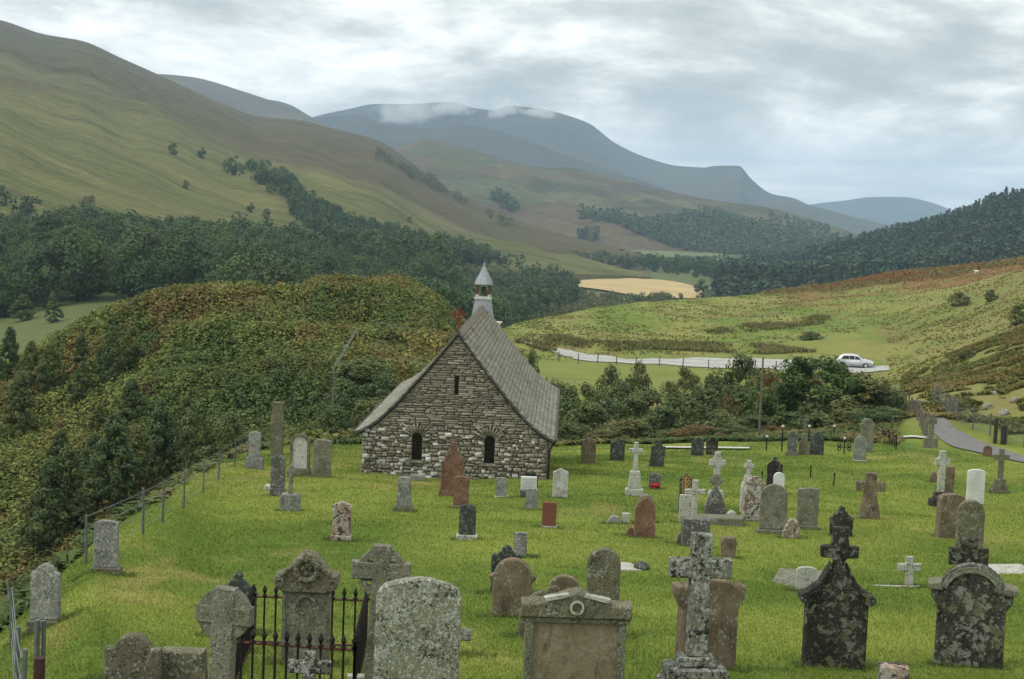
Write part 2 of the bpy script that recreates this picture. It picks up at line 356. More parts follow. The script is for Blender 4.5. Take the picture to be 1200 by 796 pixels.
def stone(name, c0, c1, spots=(), sc_=4.0, bs=.6, stain=None):
    """weathered stone: two base tones, then lichen crusts: (colour, voronoi/noise scale, threshold, softness)"""
    m, t, b = new_mat(name); p = coords(t, 'Object')
    big = noise(t, p, sc_*.6, 5, .62); fine = noise(t, p, sc_*9, 5, .7)
    mixn = math_(t, 'ADD', math_(t, 'MULTIPLY', big, .6), math_(t, 'MULTIPLY', fine, .4))
    r_ = ramp(t, [(.38, c0), (.62, c1)]); t.links.new(mixn, r_.inputs[0]); col = r_.outputs[0]
    if stain:                        # runs of dirt down the face
        mp = t.nodes.new('ShaderNodeMapping'); mp.inputs['Scale'].default_value = (2.4, 2.4, .9); t.links.new(p, mp.inputs[0])
        s_ = noise(t, mp.outputs[0], 1.7, 7, .66, .6); sr = ramp(t, [(.48, 0), (.66, 1)]); t.links.new(s_, sr.inputs[0])
        col = mix(t, math_(t, 'MULTIPLY', sr.outputs[0], .75), col, stain)
    hsum = fine
    for k, (lc, s, th, amt) in enumerate(spots):
        mp = t.nodes.new('ShaderNodeMapping'); mp.inputs['Location'].default_value = (3.1*k+1, 7.7*k, 2.3*k); t.links.new(p, mp.inputs[0])
        wv = t.nodes.new('ShaderNodeTexNoise'); wv.inputs['Scale'].default_value = s*1.4; wv.inputs['Detail'].default_value = 5; t.links.new(mp.outputs[0], wv.inputs['Vector'])
        va = t.nodes.new('ShaderNodeVectorMath'); va.operation = 'MULTIPLY_ADD'; t.links.new(wv.outputs['Color'], va.inputs[0]); va.inputs[1].default_value = (2.2/s,)*3; t.links.new(mp.outputs[0], va.inputs[2])
        v = t.nodes.new('ShaderNodeTexVoronoi'); v.inputs['Scale'].default_value = s; t.links.new(va.outputs[0], v.inputs['Vector'])
        reg = noise(t, mp.outputs[0], s*.25, 3, .6)
        f = math_(t, 'ADD', v.outputs['Distance'], math_(t, 'MULTIPLY', reg, -1.15)); f = math_(t, 'ADD', f, .1)
        rr = ramp(t, [(max(0, th-.03), 1), (th+.09, 0)]); t.links.new(math_(t, 'ADD', f, .5), rr.inputs[0])
        fac = math_(t, 'MULTIPLY', rr.outputs[0], amt)
        vcol = mix(t, .35, lc, v.outputs['Color'], 'OVERLAY')
        hs = t.nodes.new('ShaderNodeHueSaturation'); hs.inputs['Saturation'].default_value = .55; t.links.new(vcol, hs.inputs['Color'])
        col = mix(t, fac, col, mix(t, .5, lc, hs.outputs[0]))
        hsum = math_(t, 'ADD', hsum, math_(t, 'MULTIPLY', fac, .25))
    t.links.new(col, b.inputs['Base Color']); b.inputs['Roughness'].default_value = .95
    bump(t, b, hsum, bs, .02)
    return m
PALE = (.38, .39, .33); WHI = (.55, .56, .5); BLK = (.014, .014, .013); OLV = (.17, .17, .07); RUST = (.16, .07, .03); DKB = (.035, .026, .02)
SM = {
 'grey':   stone('grey_granite', (.135, .137, .12), (.24, .24, .212), [(PALE, 20, .36, .6), (BLK, 26, .27, .7)]),
 'greyd':  stone('dark_grey_granite', (.062, .064, .053), (.12, .121, .102), [(PALE, 18, .30, .6)]),
 'slate':  stone('dark_slate_stone', (.028, .034, .032), (.06, .068, .06), [((.24, .25, .21), 14, .27, .55), (OLV, 10, .30, .5)]),
 'black':  stone('blackened_stone', (.013, .012, .010), (.042, .037, .030), [((.20, .205, .17), 8, .22, .6), (OLV, 6, .30, .45), ((.15, .15, .12), 26, .26, .45)]),
 'mottle': stone('lichen_crusted_stone', (.11, .12, .075), (.20, .205, .145), [(PALE, 22, .44, .6), (OLV, 13, .42, .5), (BLK, 26, .27, .85), (WHI, 34, .25, .6)]),
 'cross':  stone('dark_mottled_cross_stone', (.085, .085, .065), (.19, .19, .155), [(PALE, 17, .42, .65), (OLV, 11, .32, .4), (BLK, 16, .36, .9)]),
 'darkm':  stone('dark_streaked_lichen_stone', (.028, .026, .02), (.095, .092, .072), [((.24, .25, .20), 9, .36, .65), (OLV, 7, .34, .5), (BLK, 18, .3, .8)], stain=(.02, .018, .015)),
 'rough':  stone('rough_lichen_sandstone', (.10, .10, .066), (.21, .205, .15), [(OLV, 9, .42, .5), (BLK, 30, .25, .7), (PALE, 26, .28, .5)], bs=1.0),
 'mossy':  stone('mossy_sandstone', (.085, .08, .05), (.17, .155, .10), [(OLV, 8, .42, .4), (BLK, 22, .29, .65), (PALE, 24, .25, .55)], bs=.8),
 'brown':  stone('brown_sandstone', (.11, .085, .055), (.20, .155, .10), [(PALE, 22, .22, .6), (OLV, 8, .28, .4)], stain=DKB),
 'tablet': stone('stained_brown_tablet', (.17, .135, .085), (.27, .22, .145), [((.24, .235, .17), 11, .33, .5)], sc_=3, stain=(.045, .03, .02)),
 'redd':   stone('red_sandstone', (.12, .066, .042), (.20, .115, .075), [(PALE, 22, .20, .5), (BLK, 20, .24, .7)]),
 'redp':   stone('pinkish_red_granite', (.13, .055, .035), (.19, .085, .055), []),
 'pink':   stone('pink_weathered_stone', (.22, .15, .11), (.36, .27, .21), [(PALE, 12, .40, .7), (DKB, 10, .38, .9)]),
 'pale':   stone('pale_weathered_stone', (.30, .30, .25), (.46, .46, .40), [(BLK, 18, .28, .6), (OLV, 9, .28, .4)]),
 'white':  stone('white_headstone', (.46, .47, .45), (.60, .61, .59), []),
 'marble': stone('white_mottled_marble', (.30, .29, .26), (.52, .52, .48), [((.22, .15, .11), 8, .36, .6)]),
 'motred': stone('white_crusted_red_stone', (.17, .12, .085), (.27, .21, .16), [((.42, .42, .36), 9, .50, .85), (DKB, 12, .30, .9)]),
 'rubblew': stone('dry_stone_rubble', (.13, .12, .085), (.26, .24, .18), [(OLV, 9, .4, .6), (PALE, 12, .35, .7)], bs=1.0),
}
IRON = plain('rusty_black_iron', (.018, .013, .012), .7, .3, .3, .6, 30)
IRONR = plain('rusted_rail', (.10, .045, .035), .8, .2, .2, .5, 25)
WOOD = plain('weathered_wood', (.13, .115, .09), .9, .1, 0, .35, 15)
WOODD = plain('dark_wood_post', (.045, .038, .03), .9, .1, 0, .4, 15)
GALV = plain('galvanised_metal', (.12, .135, .135), .5, .5, .6, .2, 12)
BARK = plain('bark', (.06, .05, .04), .95, .05, 0, .5, 6, bs=.6, bd=.02)
def leaf_mat(name, cols, trans=.25):
    """cols: ramp of leaf colours, picked by object random + per-leaf tint attribute"""
    m, t, b = new_mat(name)
    oi = t.nodes.new('ShaderNodeObjectInfo'); a = t.nodes.new('ShaderNodeAttribute'); a.attribute_name = 'Col'
    s = t.nodes.new('ShaderNodeSeparateColor'); t.links.new(a.outputs['Color'], s.inputs[0])
    # Col.r = per-leaf value, Col.g = per-plant value
    f = math_(t, 'ADD', math_(t, 'MULTIPLY', oi.outputs['Random'], .45), math_(t, 'MULTIPLY', s.outputs[1], .45)); f = math_(t, 'ADD', f, math_(t, 'MULTIPLY', s.outputs[0], .3), clamp=True)
    r_ = ramp(t, [(i/(len(cols)-1), c) for i, c in enumerate(cols)]); t.links.new(f, r_.inputs[0])
    v = math_(t, 'MULTIPLY_ADD', s.outputs[0], .9, .55)
    col = scale_col(t, r_.outputs[0], v)
    t.links.new(col, b.inputs['Base Color']); b.inputs['Roughness'].default_value = .6; b.inputs['Specular IOR Level'].default_value = .12
    tr = t.nodes.new('ShaderNodeBsdfTranslucent'); t.links.new(col, tr.inputs[0])
    ms = t.nodes.new('ShaderNodeMixShader'); ms.inputs[0].default_value = trans
    t.links.new(b.outputs[0], ms.inputs[1]); t.links.new(tr.outputs[0], ms.inputs[2]); t.links.new(ms.outputs[0], t.nodes['Material Output'].inputs[0])
    return m
L_OAK = leaf_mat('oak_leaves', [(.024, .046, .015), (.036, .066, .02), (.055, .09, .026), (.08, .115, .03)], .2)
L_BIRCH = leaf_mat('birch_leaves', [(.045, .072, .03), (.065, .098, .038), (.09, .12, .04), (.13, .14, .045)])
L_BUSH = leaf_mat('bush_leaves', [(.05, .08, .03), (.07, .105, .038), (.10, .13, .045), (.15, .14, .05)])
L_SYC = leaf_mat('sycamore_leaves', [(.022, .055, .015), (.032, .075, .019), (.05, .10, .025), (.09, .125, .035)])
L_RUST = leaf_mat('rusty_leaves', [(.14, .055, .025), (.17, .08, .03), (.15, .10, .035), (.10, .11, .035)])
L_ROW = leaf_mat('autumn_leaves', [(.10, .09, .03), (.16, .10, .035), (.15, .07, .03), (.10, .11, .04)])
L_CON = leaf_mat('conifer_needles', [(.022, .045, .026), (.032, .06, .032), (.045, .075, .036), (.065, .09, .04)], .1)
def attr_mat(name, trans=.25, rough=.7):
    m, t, b = new_mat(name); a = t.nodes.new('ShaderNodeAttribute'); a.attribute_name = 'Col'
    t.links.new(a.outputs['Color'], b.inputs['Base Color']); b.inputs['Roughness'].default_value = rough; b.inputs['Specular IOR Level'].default_value = .1
    tr = t.nodes.new('ShaderNodeBsdfTranslucent'); t.links.new(a.outputs['Color'], tr.inputs[0])
    ms = t.nodes.new('ShaderNodeMixShader'); ms.inputs[0].default_value = trans
    t.links.new(b.outputs[0], ms.inputs[1]); t.links.new(tr.outputs[0], ms.inputs[2]); t.links.new(ms.outputs[0], t.nodes['Material Output'].inputs[0])
    return m
A_LEAF = attr_mat('fern_and_grass')
# ------------------------------------------------------------------ ground colours
s = SB; px_of = lambda U: 600+F_PX*U
PXU = px_of(UU)
rs = np.random.RandomState(5)
LG0, LG1, LY = (.088, .132, .022), (.162, .196, .036), (.27, .225, .078)
col = lerp(LG0, LG1, sstep(.3, .7, fbm(XX, DD, 5, 5, 21, .6)))
yel = sstep(.56, .74, fbm(XX, DD*.55, 3.2, 4, 33)*.6+fbm(XX, DD*.6, .9, 3, 34)*.4)
col = lerp(col, LY, yel*.75*sstep(0, 1, .4+.6*sstep(50, 15, DD)+.3)) if False else col*(1-(yel*.5)[..., None])+np.array(LY)*(yel*.5)[..., None]
# bank beyond the lawn and bracken hill soil
brk = lerp((.055, .07, .025), (.10, .095, .036), fbm(XX, DD*.5, 4, 4, 40))
rust = sstep(.5, .62, fbm(XX, DD*.5, 5, 4, 44))
brk = brk*(1-.6*rust[..., None])+np.array((.16, .09, .04))*.6*rust[..., None]
rough_ = lerp((.12, .16, .036), (.19, .19, .058), sstep(.35, .65, fbm(XX, DD*.6, 9, 4, 50)))
rough_ = rough_*(1-.5*sstep(.58, .72, fbm(XX, DD*.4, 3, 4, 51))[..., None])+np.array((.15, .11, .05))*.5*sstep(.58, .72, fbm(XX, DD*.4, 3, 4, 51))[..., None]
lw = np.maximum(1-sstep(2.98, 3.12, s), (1-sstep(3.9, 4.3, s))*sstep(1000, 1060, PXU))[..., None]
mid = (1-lw)
isleft = 1-sstep(560, 610, PXU)
hill = brk*isleft[..., None]+rough_*(1-isleft)[..., None]
# browner coarse bank on the far right
rb = sstep(1000, 1180, PXU)*sstep(4.5, 6, s)*(1-sstep(9, 9.5, s))
hill = hill*(1-.55*rb[..., None])+lerp((.15, .15, .055), (.21, .17, .07), fbm(XX, DD, 7, 4, 60))*.55*rb[..., None]
# rusty bracken strip along the crest on the right
cb = sstep(880, 960, PXU)*sstep(8.45, 8.75, s+(fbm(XX, DD, 14, 3, 61)-.5)*.5)*(1-sstep(9.3, 9.6, s))
hill = hill*(1-.8*cb[..., None])+np.array((.17, .085, .04))*.8*cb[..., None]
val = lerp((.075, .10, .036), (.125, .135, .05), fbm(XX, DD, 70, 4, 70))
vm_ = sstep(9.6, 10.4, s)[..., None]
col = col*lw+mid*(hill*(1-vm_)+val*vm_)
# level mown field by the road
fld = sstep(6.75, 7.02, s)*(1-sstep(7.75, 7.95, s))*sstep(600, 630, PXU)*(1-sstep(930, 1000, PXU))
col = col*(1-fld[..., None])+lerp((.14, .165, .042), (.19, .20, .06), fbm(XX, DD, 6, 3, 71))*fld[..., None]
GM = ground_mat('ground_cover', 5.0, .5, .7, .06, .38)
g = grid_mesh('ground', US, DS, ZB, GM, col); tag(g, kind='structure')
print('ground', len(g.data.vertices))
# ------------------------------------------------------------------ mountains
def hill_sheet(name, sky_pts, foot_pts, xr, cols, prof=1.0, nz=0, nsc=100, rows=160, ncol=500, gull=0, colfn=None, seed=0, backdrop=.4, matkw=None):
    """sky_pts / foot_pts: (photo x, photo y, depth) along the skyline and the foot"""
    u0, u1 = uof(xr[0])[0], uof(xr[1])[0]
    us = np.linspace(u0, u1, ncol)
    def curve(pts):
        ux = np.array([uof(p[0])[0] for p in pts]); e = np.array([eof(a, p[1]) for a, p in zip(ux, pts)]); d = np.array([p[2] for p in pts], float)
        return pchip(ux, e, us), pchip(ux, d, us)
    es, dsk = curve(sky_pts); ef, df = curve(foot_pts)
    zs = es*dsk; zf = ef*df
    t = np.concatenate([np.linspace(0, 1, rows), 1+np.linspace(.02, .6, 14)])
    T, _ = np.meshgrid(t, us); 
    Dg = df[:, None]+(dsk-df)[:, None]*T
    tt = np.clip(T, 0, 1)
    Zg = zf[:, None]+(zs-zf)[:, None]*(tt**prof)
    ext = sstep(1, 1.6, T); Zg = Zg-ext*(zs-zf)[:, None]*backdrop
    Xg = us[:, None]*Dg
    env = np.sin(np.pi*np.clip(T, 0, 1))**.7*np.where(T > 1, 0, 1)
    Zg += (fbm(Xg, Dg, nsc, 5, seed)-.5)*nz*(env+.04)
    if gull:
        gg = np.abs(fbm(Xg+.35*Dg, Dg*.25, nsc*.5, 4, seed+9)-.5)*2
        Zg += (gg-.3)*gull*env
    Zg[:, 0] -= abs(nz)*.3+8
    cg = colfn(Xg, Dg, T, 600+F_PX*us[:, None]+0*T)
    V = np.stack([Xg, Dg, Zg+CZ], -1).reshape(-1, 3); nd = len(t)
    i, j = np.meshgrid(np.arange(ncol-1), np.arange(nd-1), indexing='ij'); a = i*nd+j
    Fc = np.stack([a, a+nd, a+nd+1, a+1], -1).reshape(-1, 4)
    kw = dict(s1=.03, s2=.006, bs=.6, bd=6, amp=.3); kw.update(matkw or {})
    o = mesh_np(name, V, Fc, ground_mat(name+'_cover', **kw), cg.reshape(-1, 3), smooth=True); tag(o, kind='structure')
    # hit finder
    def hit(px, py):
        u, e = uof(px, py); k = int(np.clip(round((u-u0)/(u1-u0)*(ncol-1)), 0, ncol-1))
        ee = Zg[k]/Dg[k]; ok = np.where(ee[:rows] >= e)[0]
        if len(ok) == 0: return None
        j = ok[0]; d = Dg[k, j]; return Vector((u*d, d, CZ+Zg[k, j]))
    o_hit = hit
    def zat(x, y):
        u = x/y; k = int(np.clip(round((u-u0)/(u1-u0)*(ncol-1)), 0, ncol-1)); return CZ+float(np.interp(y, Dg[k], Zg[k]))
    return o, hit, zat
def colE(X, D, T, PX):
    a = fbm(X*.45+D*.9, D*.16, 45, 5, 80, .62)     # streaks down the fall line
    c = lerp((.105, .114, .036), (.172, .162, .058), sstep(.3, .7, a*.6+fbm(X*.5+D*.9, D*.12, 14, 4, 85, .6)*.4))
    hth = sstep(.44, .62, T*.75+fbm(X, D, 260, 4, 81)*.45-.06)
    c = c*(1-.88*hth[..., None])+lerp((.075, .058, .03), (.12, .098, .045), fbm(X, D, 40, 4, 82))*.88*hth[..., None]
    gr = sstep(.58, .72, fbm(X, D, 130, 4, 83)); c = c*(1-.3*gr[..., None])+np.array((.075, .10, .035))*.3*gr[..., None]
    dk = sstep(.64, .8, fbm(X*.4+D*.9, D*.2, 18, 4, 84)); return c*(1-.35*dk[..., None])
E_sky = [(-400, -60, 2600), (0, 25, 2500), (45, 40, 2480), (90, 48, 2460), (135, 68, 2440), (180, 88, 2420), (210, 102, 2400), (250, 120, 2400), (300, 137, 2400), (345, 141, 2400), (380, 150, 2350), (435, 165, 2300), (490, 202, 2200), (537, 233, 2050), (605, 260, 1900), (673, 281, 1750), (760, 303, 1600)]
E_foot = [(-400, 280, 620), (0, 275, 700), (100, 272, 760), (300, 288, 800), (450, 308, 900), (600, 318, 1050), (760, 325, 1300)]
Eo, Ehit, Ez = hill_sheet('hillside', E_sky, E_foot, (-420, 758), None, .92, 26, 160, 420, 1000, 16, colE, 11, matkw=dict(s1=.16, s2=.02, bs=1.0, bd=3, amp=.30, streak=(.45, .9, .16, .16)))
def colF(X, D, T, PX):
    a = fbm(X, D, 90, 5, 90); c = lerp((.07, .07, .034), (.13, .118, .055), sstep(.35, .65, a))
    r_ = sstep(.50, .62, fbm(X, D*.6, 260, 4, 91)); c = c*(1-.6*r_[..., None])+np.array((.115, .078, .042))*.6*r_[..., None]
    gr = sstep(.60, .68, fbm(X, D, 170, 3, 92)); c = c*(1-.7*gr[..., None])+np.array((.10, .125, .05))*.6*gr[..., None]
    return c
F_sky = [(300, 190, 3300), (420, 180, 3300), (466, 171, 3300), (493, 163, 3300), (517, 168, 3300), (571, 184, 3250), (605, 193, 3200), (636, 197, 3200), (656, 196, 3200), (700, 206, 3150), (765, 222, 3100), (830, 235, 3050), (890, 243, 3000), (950, 259, 2900), (1000, 275, 2800), (1030, 284, 2700), (1120, 300, 2600)]
F_foot = [(300, 300, 1700), (600, 300, 1900), (700, 302, 2000), (900, 306, 2100), (1120, 312, 2200)]
Fo, Fhit, Fz = hill_sheet('ridge', F_sky, F_foot, (300, 1118), None, 1.0, 45, 260, 220, 800, 30, colF, 23, matkw=dict(s1=.06, s2=.008, bs=1.0, bd=6, amp=.30, streak=(.7, .5, .3, .06)))
def colB(X, D, T, PX): return lerp((.05, .055, .045), (.085, .085, .06), fbm(X, D, 500, 4, 95))
G0 = [(330, 150, 9500), (361, 137, 9400), (400, 128, 9400), (430, 122, 9400), (470, 122, 9400), (520, 120, 9400), (545, 127, 9300), (565, 129, 9300), (590, 124, 9300), (620, 127, 9200), (660, 137, 9200), (680, 145, 9200), (710, 167, 9100), (750, 185, 9000), (785, 194, 9000), (815, 196, 8900), (826, 194, 8900), (855, 194, 8800), (870, 209, 8700), (895, 227, 8600), (920, 232, 8400), (950, 245, 8200), (1000, 256, 8000), (1050, 268, 7800), (1120, 282, 7600)]
G0 = [(a, b, c*.66) for a, b, c in G0]
hill_sheet('mountain', G0, [(330, 290, 4100), (700, 292, 4100), (1120, 300, 4100)], (330, 1118), None, .9, 190, 1300, 90, 420, 110, colB, 31, matkw=dict(s1=.006, s2=.001, bd=30))
G1 = [(340, 145, 7600), (361, 139, 7600), (412, 135, 7500), (450, 148, 7400), (490, 150, 7300), (520, 144, 7200), (558, 149, 7100), (605, 163, 7000), (650, 180, 6900), (700, 197, 6800), (760, 217, 6700), (830, 243, 6500), (900, 268, 6300)]
G1 = [(a, b, c*.66) for a, b, c in G1]
hill_sheet('mountain_spur', G1, [(340, 290, 3600), (900, 296, 3600)], (340, 898), None, .9, 120, 900, 80, 300, 80, colB, 37, matkw=dict(s1=.006, s2=.001, bd=30))
G2 = [(120, 92, 4300), (183, 87, 4300), (215, 90, 4300), (280, 108, 4250), (320, 122, 4200), (355, 138, 4100), (400, 160, 4000), (450, 185, 3900)]
hill_sheet('far_hill', G2, [(120, 250, 3000), (450, 260, 3000)], (120, 448), None, .9, 60, 600, 60, 240, 30, lambda X, D, T, PX: lerp((.07, .065, .045), (.12, .105, .06), fbm(X, D, 200, 4, 96)), 41, matkw=dict(s1=.02, s2=.003, bd=15))
G3 = [(240, 110, 6500), (315, 118, 6500), (330, 122, 6500), (357, 137, 6400), (400, 160, 6300)]
G3 = [(a, b, c*.8) for a, b, c in G3]
hill_sheet('far_hill_behind', G3, [(240, 250, 4400), (400, 260, 4400)], (240, 399), None, .9, 60, 600, 40, 160, 0, colB, 43, matkw=dict(s1=.006, s2=.001, bd=30))
H0 = [(900, 262, 15500), (940, 240, 15500), (980, 235, 15500), (1010, 231, 15500), (1050, 231, 15500), (1080, 237, 15500), (1110, 248, 15500), (1150, 262, 15500), (1250, 290, 15500)]
H0 = [(a, b, c*.6) for a, b, c in H0]
hill_sheet('distant_mountain', H0, [(900, 285, 7600), (1250, 300, 7600)], (900, 1248), None, .9, 200, 1800, 50, 200, 120, colB, 47, matkw=dict(s1=.004, s2=.0008, bd=40))
H1 = [(1080, 260, 19500), (1110, 246, 19500), (1138, 248, 19500), (1180, 262, 19500), (1250, 280, 19500)]
H1 = [(a, b, c*.56) for a, b, c in H1]
hill_sheet('farthest_mountain', H1, [(1080, 290, 10000), (1250, 300, 10000)], (1080, 1248), None, .9, 100, 1800, 30, 100, 0, colB, 49, matkw=dict(s1=.004, s2=.0008, bd=40))
I_sky = [(820, 330, 1500), (870, 322, 1600), (925, 311, 1700), (983, 295, 1700), (1020, 287, 1650), (1071, 275, 1600), (1105, 264, 1550), (1139, 252, 1500), (1156, 245, 1500), (1190, 238, 1450), (1260, 232, 1400), (1500, 190, 1300), (1800, 150, 1200)]
I_foot = [(820, 338, 1000), (1000, 345, 950), (1200, 340, 900), (1800, 330, 850)]
Io, Ihit, Iz = hill_sheet('forest_hill', I_sky, I_foot, (822, 1798), None, .95, 16, 160, 110, 420, 8, lambda X, D, T, PX: lerp((.04, .06, .025), (.07, .09, .035), fbm(X, D, 60, 4, 97)), 53)
# ------------------------------------------------------------------ haze
hb = bmesh.new(); box(hb, -21000, 21000, -600, 12700, CZ-52-130, 470)
hz = obj('haze', hb, None); tag(hz, kind='stuff')
hm = bpy.data.materials.new('haze'); hm.use_nodes = True; t = hm.node_tree; t.nodes.clear()
pv = t.nodes.new('ShaderNodeVolumePrincipled'); pv.inputs['Color'].default_value = (.53, .73, 1, 1); pv.inputs['Density'].default_value = 9.0e-5; pv.inputs['Anisotropy'].default_value = .1
om = t.nodes.new('ShaderNodeOutputMaterial'); t.links.new(pv.outputs[0], om.inputs['Volume']); hz.data.materials.append(hm)
hm.cycles.homogeneous_volume = True if hasattr(hm.cycles, 'homogeneous_volume') else False
# ------------------------------------------------------------------ roads, path, field sheets
def drape(name, edgeA, edgeB, mat, lift=.05, zf=None, n=60, kind='structure', m=8):
    """sheet between two edges given as photo points on the terrain"""
    def curve(pts):
        q = [p if isinstance(p, Vector) else at(p[0], p[1], p[2] if len(p) > 2 else 0) for p in pts]
        q = [(v.x, v.y) for v in q]; L = [0]
        for a, b in zip(q[:-1], q[1:]): L.append(L[-1]+math.hypot(b[0]-a[0], b[1]-a[1])+1e-6)
        s_ = np.linspace(0, L[-1], n)
        return np.stack([pchip(L, [v[0] for v in q], s_), pchip(L, [v[1] for v in q], s_)], -1)
    A, B = curve(edgeA), curve(edgeB); t = np.linspace(0, 1, m+1)[None, :, None]
    G = A[:, None]*(1-t)+B[:, None]*t
    Z = (CZ+BASE.z(G[..., 0], G[..., 1]) if zf is None else np.vectorize(zf)(G[..., 0], G[..., 1]))+lift
    V = np.concatenate([G, Z[..., None]], -1).reshape(-1, 3)
    i, j = np.meshgrid(np.arange(n-1), np.arange(m), indexing='ij'); a = i*(m+1)+j
    o = mesh_np(name, V, np.stack([a, a+m+1, a+m+2, a+1], -1).reshape(-1, 4), mat, smooth=True)
    return tag(o, kind=kind)
TAR = plain('path_tarmac', (.15, .145, .14), .95, .1, 0, .2, 3, 'World', .3, .02)
GRAV = plain('pale_gravel', (.34, .335, .31), .95, .1, 0, .15, 2, 'World', .3, .02)
KERB = plain('pale_kerb_stone', (.42, .41, .36), .95, .1, 0, .2, 6, 'World')
STUB = plain('stubble', (.40, .30, .15), 1, .05, 0, .12, .03, 'World', .2, .3)
MEAD = plain('meadow', (.125, .145, .06), 1, .05, 0, .2, .02, 'World', .2, .3)
drape('path', [(1058, 472, 84), (1068, 478, 84), (1092, 504, 76), (1120, 525, 70), (1155, 533, 66), (1200, 543, 62), (1215, 547, 60)],
      [(1086, 470, 84), (1096, 477, 84), (1107, 491, 76), (1130, 508, 70), (1155, 520, 66), (1200, 535, 62), (1215, 540, 60)], TAR, .05)
drape('road', [(648, 413, 170), (690, 424, 170), (740, 427, 170), (800, 430, 170), (860, 432, 170), (905, 433, 170), (950, 435, 160), (1020, 437, 160), (1042, 435, 160)],
      [(650, 409, 170), (690, 416, 170), (740, 422, 170), (800, 421, 170), (860, 421, 170), (905, 422, 170), (950, 425, 165), (1020, 430, 165), (1042, 430, 165)], GRAV, .10)
drape('track', [(606, 400, 170), (625, 406, 170), (648, 413, 170)], [(606, 398, 170), (626, 403, 170), (650, 409, 170)], GRAV, .12)
drape('stubble_field', [(640, 335, 600), (700, 341, 600), (760, 350, 600), (830, 352, 600), (905, 353, 600)], [(655, 325, 600), (700, 326, 600), (760, 329, 600), (830, 339, 600), (905, 342, 600)], STUB, 1.2)
drape('meadow', [(660, 301, 600), (740, 303, 600), (800, 302, 600), (850, 300, 600)], [(660, 293, 600), (740, 293, 600), (800, 294, 600), (850, 297, 600)], MEAD, .8)
k1 = [(x, 526.3+.012*(x-770)) for x in range(770, 880, 12)]
o = drape('kerb', k1, [(x, y-1.8) for x, y in k1], KERB, .09, n=30, m=1)
k2 = [(1058, 514.5), (1072, 514), (1086, 515.5)]; drape('kerb', k2, [(x, y-2.0) for x, y in k2], KERB, .09, n=12, m=1)
# ------------------------------------------------------------------ chapel
class MB:                               # box collector with per-box colour
    def __init__(s): s.V = []; s.F = []; s.K = []
    def box8(s, pts, col):
        b = len(s.V); s.V += pts; s.K += [col]*8
        for q in ((0, 3, 2, 1), (4, 5, 6, 7), (0, 1, 5, 4), (1, 2, 6, 5), (2, 3, 7, 6), (3, 0, 4, 7)): s.F.append([b+i for i in q])
    def build(s, name, mat, parent=None):
        return mesh_np(name, s.V, s.F, mat, np.array(s.K), parent=parent)
def tint_mat(name, sc_=18, amp=.5, bs=.6, bd=.02, lich=0.0):
    m, t, b = new_mat(name); a = t.nodes.new('ShaderNodeAttribute'); a.attribute_name = 'Col'
    p = coords(t, 'Object', False); nn = noise(t, p, sc_, 5, .65); c = scale_col(t, a.outputs['Color'], math_(t, 'MULTIPLY_ADD', nn, amp*2, 1-amp))
    if lich:
        n2_ = noise(t, p, 2.2, 6, .7); r_ = ramp(t, [(.55, 0), (.66, 1)]); t.links.new(n2_, r_.inputs[0])
        c = mix(t, math_(t, 'MULTIPLY', r_.outputs[0], lich), c, (.33, .33, .28))
        n3_ = noise(t, p, .9, 5, .65); r2_ = ramp(t, [(.50, 0), (.68, 1)]); t.links.new(n3_, r2_.inputs[0])
        c = mix(t, math_(t, 'MULTIPLY', r2_.outputs[0], .45), c, (.055, .052, .04))
    t.links.new(c, b.inputs['Base Color']); bump(t, b, nn, bs, bd); b.inputs['Roughness'].default_value = .92
    return m
M_RUB = tint_mat('rubble_masonry', 11, .5, .9, .03, .35)
M_SLATE = tint_mat('roof_slate', 9, .35, .5, .01, .22)
M_MORT = plain('mortar', (.19, .175, .135), 1, .05, 0, .4, 10)
M_GLASS = plain('leaded_dark_glass', (.006, .007, .008), .25, .5, 0, .5, 12, bs=.1)
M_LEAD = plain('weathered_lead', (.25, .27, .275), .55, .4, .25, .22, 5)
M_WPAINT = plain('flaking_white_paint', (.45, .455, .43), .8, .2, 0, .15, 9)
M_RED = plain('rust_red_iron', (.15, .036, .022), .8, .2, 0, .35, 20)
TIMB = plain('red_brown_timber', (.12, .05, .04), .8)
M_BELL = plain('bell_bronze', (.05, .045, .03), .5, .5, .7, .3, 10)
base_c = at(532, 561.5)
d0 = base_c.y; YAW = R(-1.9)
chap = empty('chapel', (base_c.x-.03, d0, base_c.z), YAW, 'small grey rubble stone chapel with steep slate roof and a little bellcote', 'chapel')
chap.scale = (.93, .93, .93)
HW, APX = 3.46, 5.5
prof = [(0, APX), (1.1, 4.10), (2.2, 2.80), (2.86, 2.13), (3.27, 1.84), (3.68, 1.62)]   # roof half-section
def roofz(x): return float(np.interp(abs(x), [p[0] for p in prof], [p[1] for p in prof]))-.07
LEN = 17.2
